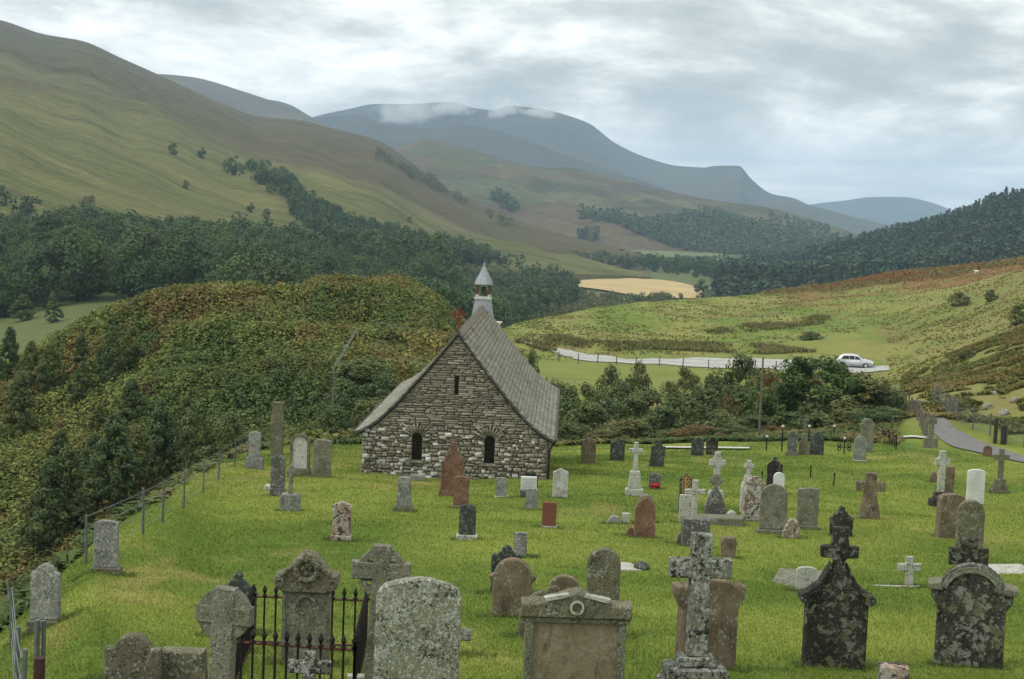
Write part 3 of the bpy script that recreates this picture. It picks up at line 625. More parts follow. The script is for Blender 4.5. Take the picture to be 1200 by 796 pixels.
# wall core in strips so that the windows are real holes
wins = [(-1.40, .62, 1.66, .19), (1.31, .62, 1.66, .19), (0.0, 3.15, 3.85, .075)]
wb = bmesh.new()
xs = sorted(set([-HW, HW, -2.81, 2.81, -3.24, 3.24, -2.17, 2.17, -1.1, 1.1, 0]+[a+s_*r for a, _, _, r in wins for s_ in (-1, 1)]))
ZB0 = -.7
for x0, x1 in zip(xs[:-1], xs[1:]):
    xm = (x0+x1)/2; hole = [w_ for w_ in wins if abs(xm-w_[0]) < w_[3]]
    segs = [(ZB0, None)]
    if hole: segs = [(ZB0, hole[0][1]), (hole[0][2], None)]
    for za, zb in segs:
        pts = [(x0, za), (x1, za), (x1, roofz(x1) if zb is None else zb), (x0, roofz(x0) if zb is None else zb)]
        prism(wb, pts, .07, .75)
for a, z0, z1, r in wins[:2]:           # arched heads: spandrels filling the hole's corners
    for s_ in (-1, 1):
        prism(wb, [(a+s_*r, z1), (a+s_*r, z1-.19)]+[(a+s_*r*math.cos(t), z1-.19+.19*math.sin(t)) for t in (0.3, .7, 1.1, 1.35)]+[(a, z1)], .072, .74)
# side and back walls
box(wb, -HW, -HW+.7, .752, LEN-.76, -2.9, 1.72); box(wb, HW-.7, HW, .752, LEN-.76, -2.9, 1.72)
prism(wb, [(-HW, -3), (HW, -3), (HW, roofz(HW)), (2.17, roofz(2.17)), (0, roofz(0)), (-2.17, roofz(2.17)), (-HW, roofz(HW))], LEN-.75, LEN-.05)
wall = obj('wall', wb, M_MORT, chap)
# facing stones: laid in courses, thin flags high up, big pale rubble low down
mb = MB(); rr = random.Random(3)
PAL = [(.27, .245, .185), (.23, .21, .155), (.30, .27, .205), (.20, .18, .135), (.26, .22, .155), (.28, .25, .185), (.33, .30, .235), (.18, .16, .125)]
z = ZB0
while z < APX-.2:
    low = z < 1.9
    h = rr.uniform(.08, .16) if z < 1.2 else (rr.uniform(.06, .12) if low else rr.uniform(.055, .11))
    def roof_x(zz_):                    # half width available at this height
        if zz_ < roofz(HW): return HW
        return float(np.interp(zz_, [p[1]-.07 for p in prof][::-1], [p[0] for p in prof][::-1]))
    lim = min(HW, roof_x(z+h))-.01
    x = -lim
    while x < lim-.05:
        wd = rr.uniform(.10, .38) if low else rr.uniform(.18, .62)
        x1 = min(x+wd, lim)
        hh = h*rr.uniform(.9, 1.1); zo = z+(rr.uniform(-.035, .035) if low else rr.uniform(-.012, .018))
        ok = True
        for a, z0, z1, r in wins:
            if zo < z1+.01 and zo+hh > z0-.01:
                if x < a-r < x1 and x1 > a-r: x1 = a-r
                elif a-r <= x+1e-4 < a+r: ok = False; x1 = max(x1, a+r) if x1 < a+r else a+r
        if ok and x1-x > .04:
            white = z < 1.7 and rr.random() < (.17 if z < .9 else .08)
            kf = rr.uniform(.75, 1.05); kg = rr.uniform(.72, 1.08)
            if white: c = [v*kf for v in (.50, .495, .44)]
            elif not low and rr.random() < .012: c = (.5, .5, .46)
            else: c = [v*kg for v in rr.choice(PAL)]
            if z < -.05 and rr.random() < .3: c = [v*.9 for v in (.16, .10, .06)]
            g = .002; y = .0-rr.uniform(0, .014); j = lambda q=.012: rr.uniform(-q, q)
            if white: hh *= rr.uniform(1, 1.7); y -= .015
            c4 = min(.035, (x1-x)*.2)
            mb.box8([(x+g+c4*.6, y+j(.008), zo+j()+.012), (x1-g-c4*.6, y+j(.008), zo+j()+.012), (x1-g, .08, zo), (x+g, .08, zo), (x+g+c4*.6, y+j(.008), zo+hh-.014+j()), (x1-g-c4*.6, y+j(.008), zo+hh-.014+j()), (x1-g, .08, zo+hh-.004), (x+g, .08, zo+hh-.004)], c)
        x = x1
    z += h
for _ in range(80):                    # pale quartzy boulders scattered through the lower rubble
    cx0 = rr.uniform(-HW+.15, HW-.15); cz0 = ZB0+.5+1.75*rr.random()**1.5*(1+.25*abs(cx0)/HW); w0, h0 = rr.uniform(.05, .15), rr.uniform(.04, .10)
    if any(abs(cx0-a) < r+w0+.02 and z0-.12 < cz0 < z1+.25 for a, z0, z1, r in wins): continue
    kf = rr.uniform(.7, 1.05); c = [v*kf for v in (.46, .455, .405)]; q = lambda: rr.uniform(.55, 1.2)
    f4 = [(-w0*q(), -h0*q()), (w0*q(), -h0*q()), (w0*q(), h0*q()), (-w0*q(), h0*q())]
    fr = [(cx0+x_*.8, -.045-rr.uniform(0, .015), cz0+z_*.8) for x_, z_ in f4]; bk = [(cx0+x_*1.1, .04, cz0+z_*1.1) for x_, z_ in f4]
    mb.box8([fr[0], fr[1], bk[1], bk[0], fr[3], fr[2], bk[2], bk[3]], c)
for side in (-1, 1):                    # side walls, coarser
    z = -2.2
    while z < 1.5:
        h = rr.uniform(.14, .28); y = .1
        while y < LEN-.1:
            wd = rr.uniform(.25, .6); kg = rr.uniform(.7, 1.1); c = [v*kg for v in rr.choice(PAL)]; xo = side*(HW+rr.uniform(.015, .04)); xi = side*(HW-.02)
            a_, b_ = sorted((xo, xi))
            mb.box8([(a_, y+.01, z), (b_, y+.01, z), (b_, y+wd-.01, z), (a_, y+wd-.01, z), (a_, y+.01, z+h-.015), (b_, y+.01, z+h-.015), (b_, y+wd-.01, z+h-.015), (a_, y+wd-.01, z+h-.015)], c)
            y += wd
        z += h
mb.build('facing_stones', M_RUB, wall)
for a, z0, z1, r in wins[:2]:           # fan of thin relieving slabs over each window
    fb = MB()
    for k in range(9):
        t = R(28+k*15.5); r0, r1 = .22, rr.uniform(.46, .66) if k not in (1, 7) else .80
        cxx, czz = a, z1-.17; tw = .022
        pts = []
        for yy in (-.055, .06):
            for q, rad in ((-1, r0), (1, r0), (1, r1), (-1, r1)):
                pts.append((cxx+rad*math.cos(t)-q*tw*math.sin(t), yy, czz+rad*math.sin(t)+q*tw*math.cos(t)))
        p = pts; fb.box8([p[0], p[1], p[2], p[3], p[4], p[5], p[6], p[7]], [v*.9 for v in rr.choice(PAL)])
    fb.build('relieving_arch', M_RUB, wall)
for a, z0, z1, r in wins:
    b_ = bmesh.new(); box(b_, a-r-.02, a+r+.02, .30, .34, z0-.02, z1+.02); wn = obj('window', b_, M_GLASS, chap)
    if r > .1:
        b_ = bmesh.new()
        for q in (-.09, 0, .09): box(b_, a+q-.006, a+q+.006, .285, .299, z0, z1)
        for k in range(1, 6): box(b_, a-r, a+r, .283, .297, z0+(z1-z0)*k/6-.006, z0+(z1-z0)*k/6+.006)
        obj('glazing_bars', b_, IRON, wn)
        b_ = bmesh.new(); box(b_, a-r-.06, a+r+.06, -.06, .28, z0-.07, z0-.002); obj('sill', b_, SM['rubblew'], wn)
# roof
rb_ = bmesh.new(); rp = [(-x, z_) for x, z_ in prof[::-1]]+prof[1:]
prism(rb_, rp+[(x, z_-.075) for x, z_ in rp[::-1]], -.10, LEN+.1); roof = obj('roof', rb_, M_SLATE, chap)
a_ = roof.data.attributes.new('Col', 'FLOAT_COLOR', 'POINT')
a_.data.foreach_set('color', np.tile(np.array([.10, .10, .095, 1], np.float32), len(roof.data.vertices)))
ms = MB(); Ls = [0]
pr = prof[::-1]
for a, b in zip(pr[:-1], pr[1:]): Ls.append(Ls[-1]+math.hypot(b[0]-a[0], b[1]-a[1]))
def pr_at(s_): return np.interp(s_, Ls, [p[0] for p in pr]), np.interp(s_, Ls, [p[1] for p in pr])
GA = .185
for side in (-1, 1):
    row = 0; s_ = -.03
    while s_ < Ls[-1]-.05:
        s2 = min(s_+GA*1.25, Ls[-1]); x0, z0 = pr_at(max(s_, 0)); x1, z1 = pr_at(s2); x0 -= 0 if s_ >= 0 else s_; dx, dz = x1-x0, z1-z0; ln = math.hypot(dx, dz); nx, nz = -dz/ln*-1, dx/ln*-1
        nx, nz = abs(dz/ln), abs(dx/ln)
        y = -.12+(row % 2)*.13
        while y < LEN+.1:
            wd = .27*rr.uniform(.85, 1.15); y1 = min(y+wd, LEN+.12); v = rr.uniform(.78, 1.18); c = [q*v for q in rr.choice([(.24, .235, .19), (.27, .26, .21), (.21, .205, .17), (.26, .24, .185)])]
            if s_ > Ls[-1]-.6 and rr.random() < .3: c = (.17, .11, .07)
            t0, t1 = .034+rr.uniform(0, .008), .012; k = rr.uniform(-.006, .006)
            P4 = [(x0+nx*.004, z0+nz*.004), (x1+nx*.002, z1+nz*.002)]; Q4 = [(x0+nx*t0, z0+nz*t0), (x1+nx*t1, z1+nz*t1)]
            def pp(q, yy): return (side*(q[0]), yy, q[1])
            ms.box8([pp(P4[0], y+.004), pp(P4[0], y1-.004), pp(P4[1], y1-.004), pp(P4[1], y+.004), pp((Q4[0][0], Q4[0][1]+k), y+.004), pp(Q4[0], y1-.004), pp(Q4[1], y1-.004), pp(Q4[1], y+.004)], c)
            y = y1
        s_ += GA; row += 1
ms.build('slates', M_SLATE, roof)
b_ = bmesh.new()                        # ridge capping in short lengths
y = -.13
while y < LEN-1.3:
    prism(b_, [(-.17, APX-.13), (0, APX+.085), (.17, APX-.13), (.15, APX-.15), (0, APX+.03), (-.15, APX-.15)], y, y+.44); y += .46
obj('ridge_tiles', b_, plain('ridge_stone', (.17, .15, .12), .95, .1, 0, .4, 6), roof)
b_ = bmesh.new()                        # dark verge board under the slates
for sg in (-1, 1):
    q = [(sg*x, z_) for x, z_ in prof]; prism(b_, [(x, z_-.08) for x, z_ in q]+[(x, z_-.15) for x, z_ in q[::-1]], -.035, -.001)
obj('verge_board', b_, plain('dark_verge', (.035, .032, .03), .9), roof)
b_ = bmesh.new()
for sg in (-1, 1):
    tube(b_, (sg*3.76, -.1, 1.60), (sg*3.76, LEN, 1.60), .055, n=8)
obj('gutter', b_, plain('gutter_iron', (.05, .04, .035), .6), chap)
b_ = bmesh.new(); tube(b_, (3.53, -.03, -.25), (3.53, -.03, 1.25), .04, n=8); tube(b_, (3.53, -.03, 1.25), (3.74, .05, 1.56), .04, n=8); tube(b_, (3.53, -.03, -.1), (3.53, -.03, 0.0), .055, n=8)
obj('downpipe', b_, IRON, chap)
# red cross finial
def cross_pts(W, H, t, yc, tf=0.0): # latin cross outline: arm span W, height H, thickness t, arm centre yc
    a = t/2
    return [(-a-tf, 0), (a+tf, 0), (a, yc-a), (W/2, yc-a), (W/2, yc+a), (a, yc+a), (a, H), (-a, H), (-a, yc+a), (-W/2, yc+a), (-W/2, yc-a), (-a, yc-a)]
def ring(bm, r0, r1, cz, y0, y1, n=28, a0=0, a1=2*math.pi, cx0=0):
    full = abs(a1-a0-2*math.pi) < 1e-4; m = n if full else n+1
    L = []
    for i in range(m):
        t = a0+(a1-a0)*i/n; c, s_ = math.cos(t), math.sin(t)
        L.append([bm.verts.new((cx0+r*c, y, cz+r*s_)) for r, y in ((r0, y0), (r1, y0), (r1, y1), (r0, y1))])
    for i in range(n if full else n):
        p, q = L[i], L[(i+1) % m]
        for k in range(4): bm.faces.new((p[k], p[(k+1) % 4], q[(k+1) % 4], q[k]))
    if not full: bm.faces.new(L[0]); bm.faces.new(L[-1][::-1])
b_ = bmesh.new(); prism(b_, [(x, z_+APX-.02) for x, z_ in cross_pts(.52, .94, .060, .66)], -.03, .03, .006); ring(b_, .15, .19, APX+.64, -.03, .03)
for dx, dz in ((-.26, .64), (.26, .64), (0, .92)): bmesh.ops.create_icosphere(b_, subdivisions=1, radius=.04, matrix=Matrix.Translation((dx, 0, APX+dz)))
obj('cross_finial', b_, M_RED, chap)
# bellcote at the far end of the ridge
YB = LEN-.65
bc_ = bmesh.new()
def frustum(bm, w0, w1, z0, z1, yc, seg=4, rot=math.pi/4):
    k0, k1 = w0/2/math.cos(math.pi/seg), w1/2/math.cos(math.pi/seg)
    A = [bm.verts.new((k0*math.cos(rot+2*math.pi*i/seg), yc+k0*math.sin(rot+2*math.pi*i/seg), z0)) for i in range(seg)]
    B = [bm.verts.new((k1*math.cos(rot+2*math.pi*i/seg), yc+k1*math.sin(rot+2*math.pi*i/seg), z1)) for i in range(seg)]
    for i in range(seg): bm.faces.new((A[i], A[(i+1) % seg], B[(i+1) % seg], B[i]))
    bm.faces.new(A[::-1]); bm.faces.new(B)
frustum(bc_, 1.25, .84, APX-.75, APX+.30, YB); bell = obj('bellcote', bc_, M_LEAD, chap); bell.scale = (.86, .86, 1); bell.location = (0, YB*.14, 0)
b_ = bmesh.new(); frustum(b_, .94, .94, APX+.302, APX+.37, YB); frustum(b_, .80, .80, APX+.372, APX+.41, YB); obj('bellcote_cornice', b_, M_WPAINT, bell)
for i in (-1, 1):
    for j in (-1, 1): b_ = bmesh.new(); box(b_, i*.33-.045, i*.33+.045, YB+j*.33-.045, YB+j*.33+.045, APX+.412, APX+.98); obj('corner_post', b_, TIMB, bell)
for i in (-1, 1):
    for j in (-1, 1): b_ = bmesh.new(); box(b_, i*.33-.07, i*.33+.07, YB+j*.33-.07, YB+j*.33+.07, APX+.4121, APX+.52); obj('post_foot', b_, M_WPAINT, bell)
b_ = bmesh.new(); hs_ = [(.22, .50), (.20, .54), (.155, .66), (.14, .78), (.10, .85), (.03, .87)]
for (r0, z0), (r1, z1) in zip(hs_[:-1], hs_[1:]): tube(b_, (0, YB, APX+z0), (0, YB, APX+z1), r0, r1, 14, cap=False)
tube(b_, (0, YB, APX+.87), (0, YB, APX+.97), .02, n=6); obj('bell', b_, M_BELL, bell)
b_ = bmesh.new(); frustum(b_, 1.0, .98, APX+.98, APX+1.04, YB, 8, R(22.5)); frustum(b_, .98, .10, APX+1.041, APX+1.83, YB, 8, R(22.5))
for i in range(8):
    t = R(22.5)+i*math.pi/4; tube(b_, (.53*math.cos(t), YB+.53*math.sin(t), APX+1.045), (.055*math.cos(t), YB+.055*math.sin(t), APX+1.835), .02, .012, 5)
obj('spire', b_, M_LEAD, bell)
b_ = bmesh.new(); tube(b_, (0, YB, APX+1.82), (0, YB, APX+2.10), .05, .012, 8); bmesh.ops.create_icosphere(b_, subdivisions=2, radius=.06, matrix=Matrix.Translation((0, YB, APX+1.92))); tube(b_, (0, YB, APX+1.80), (0, YB, APX+1.85), .09, .06, 8)
obj('finial', b_, M_LEAD, bell)
# ------------------------------------------------------------------ gravestones
def dens(pts, step):
    o_ = []
    for a, b in zip(pts, pts[1:]+pts[:1]):
        L = math.hypot(b[0]-a[0], b[1]-a[1]); n = max(1, int(L/step))
        for i in range(n): o_.append((a[0]+(b[0]-a[0])*i/n, a[1]+(b[1]-a[1])*i/n))
    return o_
def arc(cx_, cz_, rx, rz, a0, a1, n=12):
    return [(cx_+rx*math.cos(R(a0+(a1-a0)*i/n)), cz_+rz*math.sin(R(a0+(a1-a0)*i/n))) for i in range(n+1)]
def outline(kind, w, h):
    a = w/2
    B = [(-a, 0), (a, 0)]
    if kind.startswith('low'): return outline_low(w, h, float(kind[3:]))
    if kind == 'bracket': return [(-a*.80, 0), (a*.80, 0), (a*.80, h-w*.42), (a*.98, h-w*.22), (a, h-w*.10), (a*.84, h-w*.07), (a*.78, h-w*.12), (a*.5, h-w*.03), (0, h), (-a*.5, h-w*.03), (-a*.78, h-w*.12), (-a*.84, h-w*.07), (-a, h-w*.10), (-a*.98, h-w*.22), (-a*.80, h-w*.42)]
    if kind == 'flat': return B+[(a, h), (-a, h)]
    if kind == 'round': r = min(a, h*.45); return B+arc(0, h-r*.92, a, r*.92, 0, 180, 18)
    if kind == 'soft': r = a*.42; return B+arc(a-r, h-r*1.25, r, r, 0, 68, 6)+arc(0, h-a*.9*.34, a*.8, a*.3, 60, 120, 8)+arc(-a+r, h-r*1.25, r, r, 112, 180, 6)
    if kind == 'segment': return B+arc(0, h-w*.16, a, w*.16, 4, 176, 12)
    if kind == 'gable': return B+[(a, h-w*.26), (0, h), (-a, h-w*.26)]
    if kind == 'cap': return B+[(a, h-w*.36), (a*1.14, h-w*.34), (a*1.12, h-w*.26), (0, h), (-a*1.12, h-w*.26), (-a*1.14, h-w*.34), (-a, h-w*.36)]
    if kind == 'gothic': return B+[(a, h-w*.85)]+[(a*math.cos(R(t))**.8, h-w*.85+w*.85*math.sin(R(t))) for t in (15, 30, 45, 60, 75, 85)]+[(0, h)]+[(-a*math.cos(R(t))**.8, h-w*.85+w*.85*math.sin(R(t))) for t in (85, 75, 60, 45, 30, 15)]+[(-a, h-w*.85)]
    if kind == 'shoulder': z_ = h-w*.26; return B+[(a, z_), (a*.66, z_)]+arc(0, z_, a*.62, w*.26, 8, 172, 14)+[(-a*.66, z_), (-a, z_)]
    if kind == 'ogee': z_ = h-w*.42; return B+[(a, z_+w*.05), (a*.88, z_+w*.13), (a*.62, z_+w*.11), (a*.45, z_+w*.2), (a*.3, z_+w*.33), (a*.16, z_+w*.40), (0, h), (-a*.16, z_+w*.40), (-a*.3, z_+w*.33), (-a*.45, z_+w*.2), (-a*.62, z_+w*.11), (-a*.88, z_+w*.13), (-a, z_+w*.05)]
    if kind == 'hood': z_ = h-w*.42; return [(-a*.84, 0), (a*.84, 0), (a*.84, z_-w*.12), (a, z_-w*.01), (a*1.0, z_+w*.05), (a*.84, z_+w*.07)]+arc(0, z_+w*.06, a*.80, w*.36, 6, 174, 16)+[(-a*.84, z_+w*.07), (-a, z_+w*.05), (-a, z_-w*.01), (-a*.84, z_-w*.12)]
    if kind == 'pinn': z_ = h-w*.62; return B+[(a, z_), (a*1.08, z_+w*.06), (a*.86, z_+w*.16), (a*.5, z_+w*.32), (a*.34, z_+w*.42)]+arc(0, h-w*.12, w*.13, w*.12, -30, 210, 8)+[(-a*.34, z_+w*.42), (-a*.5, z_+w*.32), (-a*.86, z_+w*.16), (-a*1.08, z_+w*.06), (-a, z_)]
    if kind == 'point': return B+[(a*.95, h-w*.55), (a*.70, h-w*.25), (a*.3, h-w*.06), (0, h), (-a*.3, h-w*.06), (-a*.72, h-w*.27), (-a*.96, h-w*.5)]
    if kind == 'stump': return B+[(a*.85, h*.3), (a*1.02, h*.8), (a*.8, h), (-a*.7, h*.97), (-a*1.05, h*.8), (-a*.8, h*.25)]
    if kind == 'lump': return B+[(a*.96, h*.5), (a*.6, h*.92), (0, h), (-a*.5, h*.86), (-a*.95, h*.45)]
    if kind == 'taper': return [(-a, 0), (a, 0), (a*.78, h-w*.05), (a*.55, h), (-a*.55, h), (-a*.78, h-w*.05)]
    if kind == 'bottle': return B+[(a*1.02, h*.4), (a*.8, h*.55), (a*.35, h*.78), (a*.16, h*.86), (a*.16, h), (-a*.16, h), (-a*.16, h*.86), (-a*.35, h*.78), (-a*.8, h*.55), (-a*1.02, h*.4)]
    raise KeyError(kind)
def jit(pts, amt, step, s0):
    q = dens(pts, step); out_ = []
    for x, z_ in q:
        k = 0 if z_ < .01 else amt
        out_.append((x+(float(fbm(x*7+s0, z_*7, .8, 3, 4))-.5)*2*k, z_+(float(fbm(x*7-s0, z_*7+31, .8, 3, 5))-.5)*2*k))
    return out_
def outline_low(w, h, f): a = w/2; return [(-a, 0), (a, 0), (a, h*f), (-a, h*f)]
SCALE = {}
def stone_mesh(name, pts, mat, par, th, z0=0.0, jitter=.006, y=0.0, bev=.012, step=.05, seed=0):
    b = bmesh.new(); p = jit(pts, jitter, step, seed) if jitter else pts
    prism(b, [(x, z_+z0) for x, z_ in p], y-th/2, y+th/2, bev); o = obj(name, b, mat, par); return o
def place(px, py, d=None):
    if d is None: v = at(px, py)
    else:
        u, _ = uof(px, py); v = Vector((u*d, d, gz(u*d, d)))
    return v
seedc = [0]
def headstone(label, px, py, w, h, kind, mat, th=.14, plinth=None, lean=0, tip=0, rz=0, d=None, cat='gravestone', name='gravestone', group=None, extra=None, plm=None, jitter=None, bev=None):
    """px,py: foot in the photo; w,h: size in photo px (h to the top); plinth=(w px, h px)"""
    seedc[0] += 1
    v = place(px, py, d); k = v.y/F_PX; W, H = w*k, h*k
    if d is not None:                  # height from the photo's top row
        top = at_d(px, py-h, v.y); H = top.z-v.z
    j = (.005 if jitter is None else jitter)
    bv = min(.02, W*.03) if bev is None else bev
    ph = plinth[1]*k if plinth else 0
    sk = .12
    body = [(x, z_) for x, z_ in outline(kind, W, H-ph+(0 if plinth else sk))]
    simple = (plinth is None and extra is None)
    if simple:
        o = stone_mesh(name, body, mat, None, th, -sk, j, seed=seedc[0]*3.7, bev=bv, step=max(.03, W/16)); o.location = v
        o.rotation_euler = (R(tip), R(lean), R(rz)); tag(o, label, cat, group); return o
    e = empty(name, v, R(rz), label, cat, group); e.rotation_euler = (R(tip), R(lean), R(rz))
    stone_mesh('slab', body, mat, e, th, ph if plinth else -sk, j, seed=seedc[0]*3.7, bev=bv, step=max(.03, W/16))
    if plinth:
        pw = plinth[0]*k; b = bmesh.new(); pd = th+.16
        frus = [(-pw/2, -.15), (pw/2, -.15), (pw/2, ph*.8), (pw/2-.03, ph-.001), (-pw/2+.03, ph-.001), (-pw/2, ph*.8)]
        prism(b, jit(frus, .004, .08, seedc[0]), -pd/2, pd/2, .012); obj('plinth', b, plm or mat, e)
    if extra: extra(e, k, W, H, th, ph)
    return e
def cross_pts2(W, H, t, yc, t2=None, foot=0):
    t2 = t2 or t; a, b = t/2, t2/2
    return [(-a-foot, 0), (a+foot, 0), (a, yc-b), (W/2, yc-b), (W/2, yc+b), (a, yc+b), (a*.95, H), (-a*.95, H), (-a, yc+b), (-W/2, yc+b), (-W/2, yc-b), (-a, yc-b)]
def cross(label, px, py, W, H, T, yc, mat, steps=(), celtic=False, th=.12, lean=0, rz=0, d=None, foot=0, solid=False, cat='cross', name='grave_cross', flare=0, plm=None, ringw=.5, arms=None, tip=0, ringr=.8):
    """all sizes photo px; yc = arm centre height above the foot (px); steps: list of (w,h) px from the bottom"""
    seedc[0] += 1
    v = place(px, py, d); k = v.y/F_PX
    if d is not None:
        H2 = (at_d(px, py-H, v.y).z-v.z)/k; dl_ = H2-H; H = H2; yc += dl_
        if steps: steps = ((steps[0][0], max(4, steps[0][1]+dl_)),)+tuple(steps[1:])
    e = empty(name, v, R(rz), label, cat); e.rotation_euler = (R(tip), R(lean), R(rz))
    z_ = 0; dep = max(.3, (steps[0][0]*k)*.62) if steps else 0
    for i, (sw, sh) in enumerate(steps):
        b = bmesh.new(); zz0 = z_-(.25 if i == 0 else 0)
        fr = [(-sw*k/2, zz0), (sw*k/2, zz0), (sw*k/2-.02*(i > 0), z_+sh*k*.85), (sw*k/2-.04, z_+sh*k-.002), (-sw*k/2+.04, z_+sh*k-.002), (-sw*k/2+.02*(i > 0), z_+sh*k*.85)]
        dd = max(th*1.15, dep*(sw/steps[0][0]))
        prism(b, jit(fr, .005, .08, seedc[0]+i), -dd/2, dd/2, .015); obj('step' if len(steps) > 1 else 'plinth', b, plm or mat, e); z_ += sh*k
    Hc = H*k-z_; ycc = yc*k-z_
    pts = cross_pts2(W*k, Hc+(0 if steps else .15), T*k, ycc+(0 if steps else .15), None if arms is None else arms*k, foot*k)
    if flare:                       # arms widen towards their ends
        f = flare; t_ = T*k/2; Wk = W*k/2; a = t_; yy = ycc+(0 if steps else .15); HH = Hc+(0 if steps else .15)
        pts = [(-a-foot*k, 0), (a+foot*k, 0), (a, yy-a), (Wk, yy-a*f), (Wk, yy+a*f), (a, yy+a), (a*f, HH), (-a*f, HH), (-a, yy+a), (-Wk, yy+a*f), (-Wk, yy-a*f), (-a, yy-a)]
    o = stone_mesh('cross', pts, mat, e, th, z_-(0 if steps else .15), .004 if T*k > .06 else 0, seed=seedc[0]*2.3, bev=min(.015, T*k*.12), step=max(.03, W*k/14))
    if celtic:
        b = bmesh.new(); ro = W*k/2*ringr; ri = 0.02 if solid else ro*(1-ringw)
        ring(b, ri, ro, z_+ycc, -th*.38, th*.38, 32); obj('ring', b, mat, e)
    return e
H = headstone; S = SM
# --- foreground, left to right
H('squat lichened headstone with arched middle and square shoulders, bottom edge at left', 155, 829, 66, 87, 'shoulder', S['mossy'], .16, d=18.3, jitter=.01)
b_ = bmesh.new(); v = place(214, 830, 18.6); prism(b_, jit([(-.26, -.3), (.26, -.3), (.26, .42), (-.26, .40)], .02, .06, 5), -.12, .12, .02); o = obj('low_wall', b_, S['mossy']); o.location = v; tag(o, 'short low mossy stone wall piece between squat headstone and rough ring cross', 'wall')
cross('rough grey ring-headed cross with blurred carving beside the iron railing', 257, 850, 68, 162, 28, 130, S['rough'], celtic=True, solid=True, ringr=.95, arms=22, th=.17, d=17.0, rz=-9, lean=1.5, name='celtic_cross')
def panelled(e, k, W, Hh, th, ph):
    b = bmesh.new(); prism(b, [(-W*.36, ph+.1), (W*.36, ph+.1), (W*.36, Hh*.62), (-W*.36, Hh*.62)], -th/2-.012, -th/2+.005, .004); obj('inscription_panel', b, SM['greyd'], e)
H('black ornate headstone with carved knob top behind the rough ring cross', 277, 742, 46, 74, 'pinn', S['slate'], .14, rz=6)
# ornate monument inside the railing
def wreath(e, k, W, Hh, th, ph):
    hh = Hh; b = bmesh.new()
    # moulded cornice and shoulders
    pts = [(-W*.64, hh*.70), (-W*.5, hh*.655), (W*.5, hh*.655), (W*.64, hh*.70), (W*.70, hh*.76), (W*.66, hh*.815), (W*.52, hh*.825), (W*.42, hh*.86), (W*.30, hh*.925), (W*.2, hh*.97), (W*.08, hh*1.0), (-W*.08, hh*1.0), (-W*.2, hh*.97), (-W*.30, hh*.925), (-W*.42, hh*.86), (-W*.52, hh*.825), (-W*.66, hh*.815), (-W*.70, hh*.76)]
    prism(b, jit(pts, .006, .04, 8), -th/2-.05, th/2+.05, .02); obj('pediment', b, S['mossy'], e)
    b = bmesh.new()
    n = 34; 
    for i in range(n):
        t = math.pi*2*i/n; rr_ = W*.23
        bmesh.ops.create_icosphere(b, subdivisions=1, radius=.032+.008*(i % 3), matrix=Matrix.Translation((rr_*math.cos(t)+rnd.uniform(-.01, .01), -th/2-.06, hh*.865+rr_*math.sin(t)*.95)))
    for dx, dz in ((-.04, .02), (.05, .03), (0, -.04), (.02, .06)): bmesh.ops.create_icosphere(b, subdivisions=1, radius=.045, matrix=Matrix.Translation((dx, -th/2-.055, hh*.865+dz)))
    for sg in (-1, 1):              # scrolls at the shoulder ends
        ring(b, .025, .06, hh*.755, -th/2-.075, -th/2-.03, 14, cx0=sg*W*.56)
        for q in range(7): bmesh.ops.create_icosphere(b, subdivisions=1, radius=.034, matrix=Matrix.Translation((sg*W*(.26+.05*q), -th/2-.055, hh*(.90-.016*q))))
    obj('wreath_carving', b, S['mossy'], e)
    b = bmesh.new(); ring(b, .10, .135, hh*.55, -th/2-.03, -th/2+.01, 20, 0, math.pi); ring(b, .05, .075, hh*.60, -th/2-.028, -th/2+.01, 20, 0, math.pi)
    for sg in (-1, 1): box(b, sg*W*.47-.02, sg*W*.47+.02, -th/2-.02, -th/2+.01, .1, hh*.64)
    obj('carved_frame', b, S['rough'], e)
H('tall brown monument with carved wreath pediment standing inside the iron railing', 357, 800, 56, 153, 'low.80', S['rough'], .20, d=20.4, extra=wreath, name='monument', cat='monument')
cross('grey pierced ring cross with square arms behind the big lichened slab', 440, 806, 70, 168, 20, 137, S['rough'], th=.15, d=19.0, lean=1, flare=1.12, foot=6, name='celtic_cross')
e_ = bpy.data.objects[-1] if False else None
H('big pale round-cornered headstone crusted with green and white lichen, nearest of all', 485, 872, 102, 194, 'soft', S['mottle'], .17, d=16.0, jitter=.008, rz=3, tip=-2)
cross('small white lichened cross at the foot of the iron railing', 360, 866, 51, 103, 15, 84, S['cross'], th=.11, d=17.0)
H('small flat stone edge poking up beside the pierced cross foot', 416, 830, 20, 39, 'flat', S['pale'], .12, d=18.5, rz=5)
cross('small plain cross mostly hidden behind the big lichened slab', 531, 786, 40, 62, 13, 42, S['grey'], th=.12, d=21.5)
H('small plain grey headstone with flat rounded top beyond the dark wavy slate', 609, 652, 16, 29, 'segment', S['grey'], .1)
H('dark slate headstone with wavy pointed top behind the brown arched stone', 592, 694, 36, 57, 'ogee', S['slate'], .1)
H('brown arched headstone with small shoulder brackets left of the big tablet', 599, 722, 55, 70, 'hood', S['brown'], .16, rz=-4)
def broken(e, k, W, Hh, th, ph):
    for dx, dz, r in ((W*.38, Hh*.80, .055), (W*.20, Hh+.02, .05), (-W*.40, Hh*.78, .05)): b = bmesh.new(); bmesh.ops.create_icosphere(b, subdivisions=2, radius=r, matrix=Matrix.Translation((dx, 0, dz))); obj('knob', b, S['mossy'], e)
    b = bmesh.new(); ring(b, .04, .09, Hh-.02, -.06, .06, 12, 0, math.pi, cx0=W*.3); obj('scroll', b, S['mossy'], e)
H('low brown headstone with broken scrolled crest just behind the big tablet', 632, 745, 52, 55, 'point', S['mossy'], .16, extra=broken)
